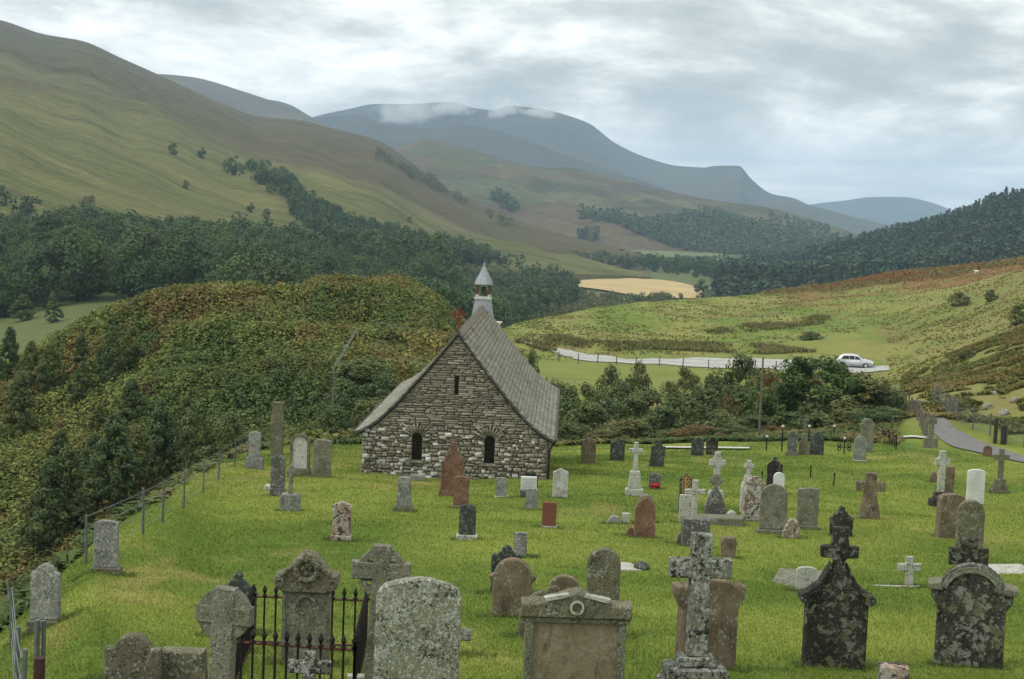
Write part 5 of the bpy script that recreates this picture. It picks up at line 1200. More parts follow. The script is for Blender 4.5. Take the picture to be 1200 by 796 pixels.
for sg in (-1, 1):
    for dz in (-2.4, 2.4): ring(b_, 1.3*k, 2.3*k, (8+dz)*k, -.02, .02, 12, cx0=sg*5.8*k)
obj('ironwork', b_, IRON, ic); b_ = bmesh.new(); bmesh.ops.create_icosphere(b_, subdivisions=2, radius=.07, matrix=Matrix.Translation((0, 0, 18.6*k))); obj('knob', b_, M_WPAINT, ic)
rw = empty('iron_railing', at(1040, 519), 0, 'broken row of low iron railings at the rear right of the lawn', 'railing'); o0 = Vector(rw.location)
A, B_ = at(1034, 514), at(1050, 527)
for i in range(8):
    q = A.lerp(B_, i/7); b_ = bmesh.new(); tube(b_, q-o0+Vector((0, 0, -.2)), q-o0+Vector((rnd.uniform(-.05, .05), 0, rnd.uniform(.55, .8))), .04, .03, 6); obj('bar', b_, IRON, rw)
b_ = bmesh.new(); tube(b_, A-o0+Vector((0, 0, .5)), B_-o0+Vector((0, 0, .5)), .025, n=6); obj('rail', b_, IRONR, rw)
def polecap(px, py, h, label):
    v = at(px, py); k = v.y/F_PX; e = empty('iron_post', v, 0, label, 'iron post'); b = bmesh.new(); tube(b, (0, 0, -.1), (0, 0, h*k), .035, .03, 6); obj('shaft', b, IRON, e); b = bmesh.new(); bmesh.ops.create_icosphere(b, subdivisions=2, radius=.075, matrix=Matrix.Translation((0, 0, h*k+.03))); obj('cap', b, M_WPAINT, e)
polecap(898, 528, 16, 'white-capped iron corner post left of the small grey round-topped rear headstone')
polecap(916, 529, 29, 'tall white-capped iron post at the left of the dark obelisk')
polecap(947, 528, 28, 'tall white-capped iron post right behind the dark obelisk')
polecap(977, 515, 15, 'white-capped iron post between the obelisk group and the tall capped headstone')
# poles
pl = empty('utility_pole', place(889, 520, 92), 0, 'thin bare wooden pole standing among the bushes left of the sycamore', 'pole')
k = 92/F_PX; b_ = bmesh.new(); tube(b_, (0, 0, -.3), (0, 0, 97*k), .075, .05, 8); obj('shaft', b_, WOOD, pl)
tp = at_d(392, 428, 95); bs_ = place(388, 520, 95)
pl = empty('utility_pole', bs_, 0, 'thin grey pole with slack stay wires on the bracken slope left of the chapel', 'pole')
b_ = bmesh.new(); tube(b_, (0, 0, -1), tp-bs_, .07, .05, 8); obj('shaft', b_, WOOD, pl)
b_ = bmesh.new(); tube(b_, tp-bs_, at_d(418, 385, 118)-bs_, .02, n=5); tube(b_, tp-bs_+Vector((.06, 0, -.1)), at_d(418, 388, 118)-bs_, .02, n=5); tube(b_, tp-bs_, Vector((.45, -.3, -.6)), .012, n=4)
obj('stay_wire', b_, WIRE, pl)
b_ = bmesh.new(); P0 = at_d(704, 470, 112); q1, q2 = at_d(716, 476, 111)-P0, at_d(724, 467, 111)-P0; tube(b_, (0, 0, 0), q1, .09, .10, 8); tube(b_, q1, q2, .10, .06, 8); o = obj('broken_branch', b_, plain('bare_pale_wood', (.26, .19, .12), .9)); o.location = P0; tag(o, 'bare pale snapped branch bent like a V above the thicket', 'branch')
# ------------------------------------------------------------------ car
PAINT = plain('silver_car_paint', (.55, .57, .59), .35, .5, .3, .03, 3, bs=0)
BLACKP = plain('black_trim', (.012, .012, .013), .5)
cv = at(1001, 431, 175); car = empty('parked_car', (cv.x, cv.y, cv.z+.05), R(-14), 'silver hatchback car parked on the pale road beyond the sycamore', 'car')
bodyp = [(-2.1, .30), (-2.12, .55), (-2.05, .85), (-1.9, .98), (-1.55, 1.36), (-1.2, 1.46), (-.3, 1.50), (.35, 1.40), (1.05, .98), (1.75, .84), (2.06, .68), (2.13, .50), (2.1, .28), (1.75, .24), (-1.8, .24)]
def loft(b, ptsf, ws):
    rings_ = [[b.verts.new((x, y, z_)) for x, y, z_ in ptsf(wy)] for wy in ws]
    for A_, B__ in zip(rings_[:-1], rings_[1:]):
        for i in range(len(A_)): q = (i+1) % len(A_); b.faces.new((A_[i], A_[q], B__[q], B__[i]))
    b.faces.new(rings_[0][::-1]); b.faces.new(rings_[-1])
def carf(wy):
    out_ = []
    for x, z_ in bodyp:
        tum = 1-.2*max(0, (z_-.85)/.65); nose = 1-.12*max(0, (abs(x)-1.4)/.7); s_ = abs(wy)
        zz_ = z_-(.03 if s_ > .95 and z_ > 1.3 else 0); out_.append((x*(1-.012*s_), wy*.86*tum*nose, zz_))
    return out_
b_ = bmesh.new(); loft(b_, carf, (-1, -.93, -.5, 0, .5, .93, 1)); obj('body', b_, PAINT, car, True)
for sg in (-1, 1):
    b_ = bmesh.new(); tum = lambda z_: (.86*(1-.2*max(0, (z_-.85)/.65))+.008)*sg
    for poly in ([(-1.55, 1.0), (-1.25, 1.33), (-.62, 1.38), (-.62, 1.0)], [(-.56, 1.0), (-.56, 1.385), (.02, 1.38), (.02, 1.0)], [(.08, 1.0), (.08, 1.375), (.35, 1.30), (.85, 1.0)]):
        b_.faces.new([b_.verts.new((x, tum(z_), z_)) for x, z_ in poly])
    obj('side_windows', b_, M_GLASS, car)
    b_ = bmesh.new(); bmesh.ops.create_icosphere(b_, subdivisions=2, radius=.09, matrix=Matrix.Translation((.75, sg*.93, .98))); obj('wing_mirror', b_, PAINT, car)
    b_ = bmesh.new(); box(b_, 1.86, 2.11, sg*.56-.14, sg*.56+.14, .60, .74); obj('headlight', b_, plain('headlight_lens', (.75, .77, .78), .2), car)
    b_ = bmesh.new(); box(b_, -2.10, -1.95, sg*.6-.12, sg*.6+.12, .75, .95); obj('tail_light', b_, plain('tail_lens', (.3, .01, .01), .3), car)
b_ = bmesh.new(); b_.faces.new([b_.verts.new(p) for p in ((1.03, -.66, 1.02), (1.03, .66, 1.02), (.40, .58, 1.40), (.40, -.58, 1.40))]); obj('windscreen', b_, M_GLASS, car)
b_ = bmesh.new(); box(b_, 2.05, 2.15, -.5, .5, .30, .45); obj('grille', b_, BLACKP, car)
for x in (-1.32, 1.33):
    for sg in (-1, 1):
        w_ = bmesh.new(); tube(w_, (x, sg*.70, .31), (x, sg*.88, .31), .31, n=20); wo = obj('wheel', w_, BLACKP, car)
        w_ = bmesh.new(); tube(w_, (x, sg*.882, .31), (x, sg*.895, .31), .19, n=16); obj('hubcap', w_, plain('hubcap', (.4, .4, .4), .4), wo)
# ------------------------------------------------------------------ sheep
WOOL = plain('wool', (.60, .57, .50), 1, .05, 0, .15, 12, bs=.8, bd=.03); FACE = plain('sheep_face', (.06, .05, .045), .9)
def sheep(px, py, label, rz=0, dmin=0):
    v = at(px, py, dmin); e = empty('sheep', v, R(rz), label, 'sheep')
    b = bmesh.new(); bmesh.ops.create_icosphere(b, subdivisions=3, radius=.34)
    for q in b.verts:
        q.co.x *= 1.55; q.co.z *= .9; q.co *= 1+.12*(float(fbm(q.co.x*8, q.co.y*8+q.co.z*8, .7, 2, 3))-.5)
        q.co.z += .62
    b2 = Matrix.Translation((.62, 0, .62)); vs2 = bmesh.ops.create_icosphere(b, subdivisions=2, radius=.15)['verts']
    for q in vs2: q.co = Vector((q.co.x*1.1+.55, q.co.y, q.co.z+.78))
    for x in (-.34, .34):
        for y in (-.14, .14): tube(b, (x, y, 0), (x*.95, y, .45), .04, .075, 8)
    body = obj('body', b, WOOL, e, True)
    b = bmesh.new(); bmesh.ops.create_icosphere(b, subdivisions=2, radius=.1, matrix=Matrix.Translation((.72, 0, .74)) @ Matrix.Diagonal((1.6, .8, .9, 1)))
    for y in (-.1, .1): tube(b, (.62, y*.7, .82), (.60, y*1.9, .80), .035, .01, 6)
    obj('head', b, FACE, e, True)
sheep(583, 384, 'white sheep on the crest just right of the bellcote', 20, 200)
sheep(1144, 322, 'white sheep on the rusty bracken crest at far right', -160, 250)
# ------------------------------------------------------------------ vegetation
RS = np.random.RandomState(11)
def proj(x, y, z):
    zz_ = z-CZ; f = y*Fv[1]+zz_*Fv[2]; r = x*Rr[0]+y*Rr[1]+zz_*Rr[2]; uu_ = x*Ur[0]+y*Ur[1]+zz_*Ur[2]
    return 600+F_PX*r/f, 398-F_PX*uu_/f
def inpoly(px, py, poly):
    c = np.zeros(np.shape(px), bool); n = len(poly); j = n-1
    for i in range(n):
        xi, yi = poly[i]; xj, yj = poly[j]
        c ^= ((yi > py) != (yj > py)) & (px < (xj-xi)*(py-yi)/((yj-yi)+1e-9)+xi); j = i
    return c
def quads(Pc, size, RS, up=0.0, aspect=1.0, nrm=None):
    """leaf quads at points Pc, facing roughly along nrm (outwards from their clump)"""
    n = len(Pc); nn = RS.normal(size=(n, 3))
    if nrm is not None: nn = nrm+nn*.42
    nn /= np.linalg.norm(nn, axis=1)[:, None]+1e-9
    a = RS.normal(size=(n, 3)); a -= nn*(nn*a).sum(1)[:, None]; a /= np.linalg.norm(a, axis=1)[:, None]+1e-9
    b = np.cross(nn, a)
    s_ = (np.asarray(size)*RS.uniform(.6, 1.3, n))[:, None]/2
    a = a*s_*aspect; b = b*s_
    V = np.stack([Pc-a-b*.6, Pc+a*.3-b, Pc+a+b*.5, Pc-a*.4+b], 1).reshape(-1, 3)
    return V, np.arange(4*n).reshape(-1, 4)
def crown_pts(RS, H, W, base, shape, nc, nl, cr):
    """leaf points: clumps spread through the crown's volume, denser towards its skin"""
    t = RS.uniform(0, 1, nc); th = RS.uniform(0, 2*np.pi, nc); rr_ = RS.uniform(.35, 1, nc)**.6
    if shape == 'round': env = np.sqrt(np.clip(1-(2*t-1)**2, .05, 1))*(1-.12*t)
    elif shape == 'dome': env = np.clip(1-t**2.2, .05, 1)**.5
    elif shape == 'birch': env = np.clip(np.minimum(1, .45+2.2*t)*(1-t**1.7)+.06, 0, 1)
    elif shape == 'cone': env = (1-t)*.95+.05
    lob = 1+.22*np.sin(3*th+RS.uniform(0, 6))+.12*np.sin(5*th+7*t+RS.uniform(0, 6))
    r = W/2*env*rr_*lob
    Cc = np.stack([r*np.cos(th), r*np.sin(th), base+(H-base)*t], 1)
    sz = cr*RS.uniform(.55, 1.25, nc)
    d = RS.normal(size=(nc, nl, 3)); d /= np.linalg.norm(d, axis=2)[..., None]
    q = Cc[:, None]+d*(sz[:, None, None]*RS.uniform(.35, 1, (nc, nl, 1))**.5)*np.array([1, 1, .85])
    cv = np.repeat(RS.uniform(0, 1, nc), nl)
    nr = d+np.array([0, 0, .35])+.35*(Cc/np.array([W, W, H])*2-np.array([0, 0, .9]))[:, None]
    return q.reshape(-1, 3), cv, Cc, nr.reshape(-1, 3)
def tree_proto(name, H, W, base, shape, nc, nl, ls, cr, mat, seed, trunk=.25, limbs=5, label=None, cat='tree', group=None, up=0):
    RSt = np.random.RandomState(seed)
    e = empty(name, (0, 0, -500), 0, label, cat, group)
    q, cv, Cc, nr = crown_pts(RSt, H, W, base, shape, nc, nl, cr)
    q[:, 2] = np.maximum(q[:, 2], .1)
    V, Fc = quads(q, ls, RSt, up, nrm=nr)
    col_ = np.zeros((len(V), 3)); col_[:, 0] = np.repeat(np.clip(cv*.6+RSt.uniform(0, .4, len(cv)), 0, 1), 4); col_[:, 1] = RSt.uniform(0, 1)
    mesh_np('crown', V, Fc, mat, col_, parent=e)
    b = bmesh.new(); tube(b, (0, 0, -.6), (0, 0, H*.45), trunk, trunk*.6, 8); tube(b, (0, 0, H*.45), (RSt.uniform(-.2, .2), 0, H*.86), trunk*.6, trunk*.12, 6)
    for i in range(limbs):
        c = Cc[RSt.randint(len(Cc))]; z0 = RSt.uniform(.2, .55)*H; tube(b, (0, 0, z0), c, trunk*.38, trunk*.06, 5, cap=False)
    obj('trunk', b, BARK, e)
    return e
def place_tree(proto, loc, s_=1.0, sxy=None, rz=None, label=None, group=None, first=[set()]):
    key = proto.name
    if key in first[0]:
        r = proto.copy(); C.objects.link(r)
        for ch in KIDS[key]:
            c = ch.copy(); C.objects.link(c); c.parent = r
    else: r = proto; first[0].add(key); KIDS[key] = list(proto.children)
    r.location = loc; r.scale = ((sxy or s_), (sxy or s_), s_); r.rotation_euler = (0, 0, rnd.uniform(0, 6.28) if rz is None else rz)
    if label: r['label'] = label
    if group: r['group'] = group
    return r
KIDS = {}
# --- oaks and other broadleaves of the wood across the valley
OAK = [tree_proto('broadleaf_tree', 13, 12+i % 3, 1.5, 'round', 34, 95, .55, 2.5, L_OAK if i < 6 else L_BIRCH, 100+i, .35) for i in range(8)]
def surf(x, y):
    zb = gz(x, y)
    px, _ = proj(x, y, zb)
    if y > 620 and -380 < px < 740:
        ze = Ez(x, y)
        if ze > zb: return ze
    return zb
woodA = [(-60, 266), (0, 266), (50, 268), (100, 270), (125, 284), (165, 292), (215, 294), (250, 284), (290, 290), (330, 294), (420, 297), (500, 304), (560, 309), (640, 320), (668, 335), (672, 362), (600, 386), (560, 412), (470, 410), (300, 400), (200, 372), (140, 348), (112, 345), (85, 358), (40, 366), (0, 374), (-60, 376)]
clear = [[(470, 292), (510, 296), (515, 303), (480, 302)], [(568, 322), (606, 322), (608, 336), (570, 336)], [(226, 292), (300, 285), (310, 280), (220, 280)], [(115, 268), (160, 268), (165, 285), (120, 280)]]
cand = []
for _ in range(26000):
    y = math.exp(RS.uniform(math.log(300), math.log(1250))); u = RS.uniform(uof(-60)[0], uof(690)[0]); x = u*y; z = surf(x, y); px, py = proj(x, y, z)
    if inpoly(px, py, woodA) and not any(inpoly(px, py, c) for c in clear): cand.append((x, y, z, px, py))
kept = []; gridc = {}
for c in cand:
    gx, gy = int(c[0]//9), int(c[1]//9); sp = 9.6+(c[1]/1000)*1.2; ok = True
    for i in (-1, 0, 1):
        for j in (-1, 0, 1):
            for o in gridc.get((gx+i, gy+j), ()):
                if (o[0]-c[0])**2+(o[1]-c[1])**2 < sp*sp: ok = False
    if ok: gridc.setdefault((gx, gy), []).append(c); kept.append(c)
# hidden ones (behind the bracken mound) are left out
vis = []
for c in kept:
    u = c[0]/c[1]; dd = DS[(DS < c[1]-5)]; mx = (BASE.z(u*dd, dd)/dd).max(); top = (c[2]+12-CZ)/c[1]
    if top > mx: vis.append(c)
vis.sort(key=lambda c: c[1]); print('wood trees', len(kept), len(vis))
for c in vis[:290]:
    s_ = rnd.uniform(.75, 1.2); place_tree(OAK[rnd.randrange(8)], (c[0], c[1], c[2]-.5), s_, s_*rnd.uniform(.9, 1.15), label='dark green broadleaf tree in the dense wood on the valley side', group='broadleaf trees of the valley wood')
def lowtree(H_, W_, shape, nc, nl, ls, cr, seed):
    RSt = np.random.RandomState(seed); q, cv, _, nr = crown_pts(RSt, H_, W_, H_*.08, shape, nc, nl, cr); return quads(q, ls, RSt, nrm=nr)[0], np.repeat(np.clip(cv*.6+RSt.uniform(0, .4, len(cv)), 0, 1), 4)
def scatter_stuff(name, pts, protos, mat, smin, smax, label_kind='stuff'):
    Vs = []; Cs = []
    for (x, y, z) in pts:
        V, c = protos[RS.randint(len(protos))]; a = RS.uniform(0, 6.28); s_ = RS.uniform(smin, smax); ca, sa = math.cos(a)*s_, math.sin(a)*s_
        W = np.stack([V[:, 0]*ca-V[:, 1]*sa+x, V[:, 0]*sa+V[:, 1]*ca+y, V[:, 2]*s_+z], 1); Vs.append(W)
        cc = np.zeros((len(V), 3)); cc[:, 0] = c; cc[:, 1] = RS.uniform(.2, 1.6); Cs.append(cc)
    if not Vs: return
    V = np.concatenate(Vs); o = mesh_np(name, V, np.arange(len(V)).reshape(-1, 4), mat, np.concatenate(Cs)); return tag(o, kind='stuff')
LOWO = [lowtree(12, 11, 'round', 16, 20, 1.05, 2.2, 300+i) for i in range(5)]
scatter_stuff('far_wood', [c[:3] for c in vis[290:]], LOWO, L_OAK, .8, 1.25)
def scat(poly, surf_hit, n, sp_px=0):
    out_ = []; xs_ = [p[0] for p in poly]; ys_ = [p[1] for p in poly]; t = 0
    while len(out_) < n and t < n*30:
        t += 1; px, py = RS.uniform(min(xs_), max(xs_)), RS.uniform(min(ys_), max(ys_))
        if not inpoly(px, py, poly): continue
        v = surf_hit(px, py)
        if v is not None: out_.append((v.x, v.y, v.z-.3))
    return out_
basehit = lambda px, py: at(px, py, 420)
g1 = [(262, 196), (300, 200), (345, 216), (352, 236), (340, 246), (300, 214), (262, 203)]; g2 = [(340, 232), (400, 262), (470, 280), (560, 298), (590, 306), (560, 312), (470, 304), (400, 290), (345, 258)]
scatter_stuff('gully_wood', scat(g1, Ehit, 60)+scat(g2, Ehit, 420), LOWO, L_OAK, .45, .95)
spur = []
for (x0, y0), (x1, y1), n in (((434, 172), (500, 210), 26), ((500, 206), (520, 222), 20), ((480, 200), (600, 262), 16)): 
    for i in range(n):
        t = RS.uniform(0, 1); v = Ehit(x0+(x1-x0)*t+RS.normal()*2, y0+(y1-y0)*t+6+RS.normal()*2)
        if v is not None: spur.append(tuple(v))
scatter_stuff('spur_scrub', spur, LOWO, L_BUSH, .5, 1.0)
fw = scat([(680, 250), (720, 252), (760, 262), (830, 250), (880, 262), (930, 276), (1000, 290), (1000, 300), (930, 303), (850, 302), (790, 292), (720, 264), (680, 258)], Fhit, 900)
fw += scat([(575, 225), (590, 232), (606, 246), (598, 250), (575, 234)], Fhit, 60)+scat([(676, 276), (700, 276), (700, 284), (676, 284)], Fhit, 14)+scat([(900, 250), (930, 262), (1020, 285), (1000, 292), (900, 270)], Fhit, 60)
LOWF = [lowtree(12, 10, 'round', 9, 7, 2.6, 2.2, 340+i) for i in range(4)]
scatter_stuff('ridge_wood', fw, LOWF, L_OAK, .7, 1.25)
hedge = scat([(640, 314), (760, 318), (830, 328), (900, 337), (1010, 338), (1010, 326), (900, 320), (760, 312), (640, 308)], basehit, 330)
scatter_stuff('hedgerow_trees', hedge, LOWO, L_OAK, .7, 1.25)
scr = scat([(660, 345), (760, 352), (800, 353), (700, 370), (610, 386), (600, 370), (640, 350)], basehit, 260)
scatter_stuff('valley_scrub', scr, LOWO, L_BUSH, .25, .6)
print('stuff woods done')
CON = [lowtree(14, 6.2, 'cone', 13, 8, 1.7, 1.0, 360+i) for i in range(5)]
def Isurf():
    out_ = []
    for _ in range(9000):
        y = RS.uniform(900, 1750); u = RS.uniform(uof(835)[0], uof(1320)[0]); x = u*y
        z = Iz(x, y); zb = gz(x, y)
        if z > zb-6: out_.append((x, y, max(z, zb)-.4))
    return out_
ci = Isurf(); print('conifers', len(ci))
mixk = [c for i, c in enumerate(ci) if i % 7]; scatter_stuff('conifer_forest', mixk[:5200], CON, L_CON, .7, 1.25)
scatter_stuff('forest_broadleaves', [c for i, c in enumerate(ci) if i % 7 == 0][:700], LOWO, L_BUSH, .5, .9)
# --- lone trees on the far slopes
LONE = [tree_proto('hillside_tree', 11, 9+i, 1, 'round', 24, 44, .8, 2.1, L_OAK if i else L_BUSH, 400+i, .3, 3) for i in range(2)]
HS = 'lone trees on the open hillside'
for n, (px, py, h, hit_, lab) in enumerate([(203, 182, 14, Ehit, 'lone rounded tree high on the open hillside, leftmost of the upper pair'), (237, 186, 12, Ehit, 'lone pointed tree high on the open hillside, right of the upper pair'), (217, 221, 10, Ehit, 'small lone tree on the open hillside below the upper pair'), (294, 250, 11, Ehit, 'small dark tree below the long gully wood, left of two close together'), (312, 257, 13, Ehit, 'rounded tree below the long gully wood, right of two close together'), (274, 206, 10, Ehit, 'small tree at the upper left tip of the gully wood'), (104, 256, 26, Ehit, 'pointed tree standing above the left end of the wood'), (2, 240, 20, Ehit, 'dark tree cut by the left edge above the wood'), (480, 262, 8, Ehit, 'tiny tree on a bare spur above the gully wood'), (728, 309, 16, basehit, 'left one of two round trees on the meadow beyond the stubble field'), (747, 311, 16, basehit, 'right one of two round trees on the meadow beyond the stubble field'), (679, 286, 10, Fhit, 'left tree of a small pair at the foot of the long spur'), (690, 287, 11, Fhit, 'right tree of a small pair at the foot of the long spur'), (821, 351, 22, basehit, 'pale green rounded tree at the near edge of the stubble field'), (797, 352, 9, basehit, 'low dark bush at the near edge of the stubble field'), (626, 306, 18, basehit, 'broad dark tree on the right shoulder of the wood')]):
    v = hit_(px, py)
    if v is None: print('no hit', px, py); continue
    H_ = h*v.y/F_PX; s_ = H_/11; place_tree(LONE[n % 2], v-Vector((0, 0, .4)), s_, label=lab)
# --- birches and small trees in the ravine at left
BIR = [tree_proto('birch_tree', 8, 4.4+.4*i, .2, 'birch', 95, 75, .24, .62, L_BIRCH, 500+i, .09, 8) for i in range(4)]
bl = [(23, 513, 70, 46), (11, 446, 58, 30), (59, 464, 56, 36), (36, 459, 54, 30), (95, 432, 38, 24), (97, 468, 42, 32), (131, 446, 58, 34), (154, 428, 42, 30), (154, 500, 52, 42), (115, 505, 30, 24), (185, 572, 92, 50), (217, 513, 46, 40), (212, 563, 46, 36), (70, 555, 48, 34), (131, 604, 108, 66), (158, 592, 86, 50), (59, 650, 104, 62), (77, 622, 92, 50), (92, 626, 50, 40), (40, 640, 60, 40), (61, 378, 30, 22), (27, 376, 28, 30), (84, 352, 26, 22), (32, 350, 34, 36), (5, 372, 24, 30), (110, 560, 50, 36), (196, 540, 50, 36)]
for i, (px, py, h, w_) in enumerate(bl):
    v = at(px, py, 60)
    if v is None: continue
    H_ = h*v.y/F_PX; s_ = H_/8*1.12; sx = w_*v.y/F_PX/4.7
    place_tree(BIR[i % 4], v-Vector((0, 0, .2)), s_, sx, label='dark feathery birch growing on the bracken slope of the left ravine', group='birches in the left ravine')
# --- thicket behind the graveyard
BUSH = [tree_proto('bush', 5, 5.2, .1, 'dome', 60, 80, .20, .80, L_BUSH, 600, .07, 8, cat='bush'), tree_proto('bush', 5, 4.4, .1, 'round', 60, 80, .20, .75, L_BUSH, 601, .07, 8, cat='bush'), tree_proto('bush', 5, 5, .1, 'round', 60, 80, .19, .75, L_BIRCH, 602, .07, 8, cat='bush'), tree_proto('rusty_bush', 4, 5, .1, 'dome', 36, 60, .14, .6, L_RUST, 603, .05, 6, cat='bush'), tree_proto('autumn_tree', 5, 4, .1, 'round', 40, 60, .15, .6, L_ROW, 604, .07, 8, cat='tree')]
SYC = tree_proto('sycamore_tree', 6, 7, .2, 'round', 110, 110, .19, .62, L_SYC, 605, .16, 12, 'big fresh green sycamore with wide crown behind the rear graves', 'tree')
def bush(p, px, ytop, w_, d, label=None, group=None, natH=5, natW=5.0):
    u, _ = uof(px, ytop); x, y = u*d, d; zb = gz(x, y)-.2; e = uof(px, ytop)[1]; H_ = max(1.0, CZ+e*d-zb)
    return place_tree(p, (x, y, zb), H_/natH, w_*1.55*d/F_PX/natW, label=label, group=group)
TG = 'bushes in the thicket behind the graveyard'; TL = 'green leafy bush in the tangled thicket behind the rear graves'
bush(SYC, 962, 421, 84, 104, natH=6, natW=7); bush(BUSH[0], 1012, 441, 62, 103, 'dense green bush merging with the right side of the sycamore'); bush(BUSH[1], 975, 462, 60, 101, 'low dark bush under the middle of the sycamore')  # first bush copy fills out the right side of the sycamore's own crown
for a in [(BUSH[1], 624, 418, 18, 128, 'small round tree beside the right edge of the chapel roof'), (BUSH[1], 718, 433, 27, 146, 'left one of two round dark bushes at the edge of the mown field'), (BUSH[1], 748, 429, 24, 146, 'right one of two round dark bushes at the edge of the mown field'), (BUSH[2], 868, 422, 46, 122, 'tall feathery bush against the pale road left of the pole'), (BUSH[4], 852, 468, 34, 106, 'small orange-leaved tree in the thicket left of the pole'), (BUSH[2], 803, 434, 30, 146, 'olive bush standing proud in the thicket below the field fence'), (BUSH[3], 822, 496, 62, 95, 'low rusty red bramble mound just behind the pair of small dark headstones'), (BUSH[3], 700, 458, 40, 124, 'low rusty scrub below the two round dark bushes'), (BUSH[4], 905, 440, 34, 112, 'thin olive tree beside the bare pole'), (BUSH[0], 945, 440, 50, 108, 'dense bush at the left shoulder of the sycamore'), (BUSH[3], 905, 496, 40, 98, 'reddish low bush behind the small obelisk')]: bush(*a)
for i, (px, yt, w_, d) in enumerate([(655, 452, 50, 118), (668, 474, 50, 106), (690, 478, 55, 103), (672, 498, 40, 97), (712, 474, 50, 110), (738, 470, 55, 112), (740, 494, 45, 99), (764, 462, 50, 116), (775, 482, 55, 104), (800, 466, 52, 110), (830, 458, 50, 114), (845, 484, 50, 102), (788, 505, 30, 97), (870, 462, 45, 110), (880, 490, 48, 100), (905, 470, 48, 106), (930, 455, 50, 112), (925, 486, 50, 100), (705, 505, 40, 97), (1035, 456, 52, 104), (1040, 478, 40, 97), (1000, 480, 50, 99), (960, 488, 50, 98), (690, 455, 40, 122), (645, 488, 30, 100), (730, 455, 40, 124), (835, 446, 36, 124), (895, 440, 40, 118), (1020, 495, 36, 95), (860, 505, 36, 96), (940, 446, 60, 110), (1045, 466, 30, 108)]):
    bush(BUSH[i % 3], px, yt, w_, d, TL, TG)
BL = 'leafy bush on the bracken bank left of the chapel'
for i, (px, yt, w_, d) in enumerate([(425, 425, 60, 104), (405, 450, 45, 98), (448, 440, 40, 100), (440, 470, 50, 95), (395, 480, 40, 93), (242, 470, 50, 92), (268, 488, 40, 88)]): bush(BUSH[i % 3], px, yt, w_, d, BL, 'bushes on the bank left of the chapel')
for (px, py, h, w_, lab) in [(1125, 358, 16, 26, 'dark gorse bush left of two on the right hillside'), (1161, 353, 14, 16, 'dark gorse bush right of two on the right hillside'), (1134, 420, 12, 22, 'low gorse bush on the rough slope beyond the car'), (1196, 380, 24, 30, 'gorse bush cut by the right edge on the hillside'), (950, 398, 10, 30, 'low olive bush on the green hillside above the road')]:
    v = at(px, py, 120); place_tree(BUSH[1], v-Vector((0, 0, .2)), h*v.y/F_PX/5, w_*v.y/F_PX/4.6, label=lab)
# --- bracken on the mound, tufts on the right hill
def sample(n, u0, u1, d0, d1, power=1.0):
    u = RS.uniform(uof(u0)[0], uof(u1)[0], n); y = (RS.uniform(d0**power, d1**power, n))**(1/power); x = u*y
    z = CZ+BASE.z(x, y); return x, y, z, semantic(x, y)
def fronds(x, y, z, colr, nf, L, wd, RS, droop=.45):
    n = len(x); a = RS.uniform(0, 2*np.pi, (n, nf)); l = L*RS.uniform(.55, 1.15, (n, nf)); w_ = wd*RS.uniform(.6, 1.2, (n, nf)); el = RS.uniform(.65, 1.35, (n, nf))
    bx, by, bz = x[:, None]+0*a, y[:, None]+0*a, z[:, None]-.05+0*a
    dx, dy = np.cos(a), np.sin(a); px_, py_ = -dy, dx
    mx, my, mz = bx+dx*l*.5*np.cos(el), by+dy*l*.5*np.cos(el), bz+l*.6*np.sin(el)
    tx, ty, tz = bx+dx*l*np.cos(el*.7), by+dy*l*np.cos(el*.7), bz+l*(1-droop)*np.sin(el)
    V = np.stack([np.stack([bx, by, bz], -1), np.stack([mx+px_*w_, my+py_*w_, mz-.05*l], -1), np.stack([tx, ty, tz], -1), np.stack([mx-px_*w_, my-py_*w_, mz-.05*l], -1)], 2)
    cc = colr[:, None, None, :]*RS.uniform(.6, 1.35, (n, nf, 1, 1))*np.ones((1, 1, 4, 1))
    return V.reshape(-1, 3), cc.reshape(-1, 3)
def frond_obj(name, x, y, z, colr, nf, L, wd, droop=.45):
    V, c = fronds(x, y, z, colr, nf, L, wd, RS, droop); return tag(mesh_np(name, V, np.arange(len(V)).reshape(-1, 4), A_LEAF, c), kind='stuff')
x, y, z, s_ = sample(125000, -60, 640, 80, 160, 1.4)
px, py = proj(x, y, z)
ok = (s_ > 3.25) & (s_ < 9.7) & (px < 612+RS.normal(size=len(px))*12) & (fbm(x, y, 5, 3, 131) > .16)
yellow = inpoly(px, py, [(430, 400), (470, 398), (540, 412), (560, 440), (500, 440), (455, 430), (430, 420)]); ok &= ~(yellow & (RS.uniform(size=len(px)) < .85))
x, y, z, px, py = x[ok], y[ok], z[ok], px[ok], py[ok]
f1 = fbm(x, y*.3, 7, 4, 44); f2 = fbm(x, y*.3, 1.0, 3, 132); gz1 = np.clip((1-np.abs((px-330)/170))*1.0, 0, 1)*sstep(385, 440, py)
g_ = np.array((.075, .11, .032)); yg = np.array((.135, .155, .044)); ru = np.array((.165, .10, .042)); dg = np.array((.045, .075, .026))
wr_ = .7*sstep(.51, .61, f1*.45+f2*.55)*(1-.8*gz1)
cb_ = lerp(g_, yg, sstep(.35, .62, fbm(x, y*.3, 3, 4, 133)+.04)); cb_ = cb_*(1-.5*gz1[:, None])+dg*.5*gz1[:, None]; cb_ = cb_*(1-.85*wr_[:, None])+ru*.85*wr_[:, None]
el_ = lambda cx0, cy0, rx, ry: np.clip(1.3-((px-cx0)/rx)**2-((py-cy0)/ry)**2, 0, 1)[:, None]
vb = RS.uniform(.5, 1, (len(x), 1))
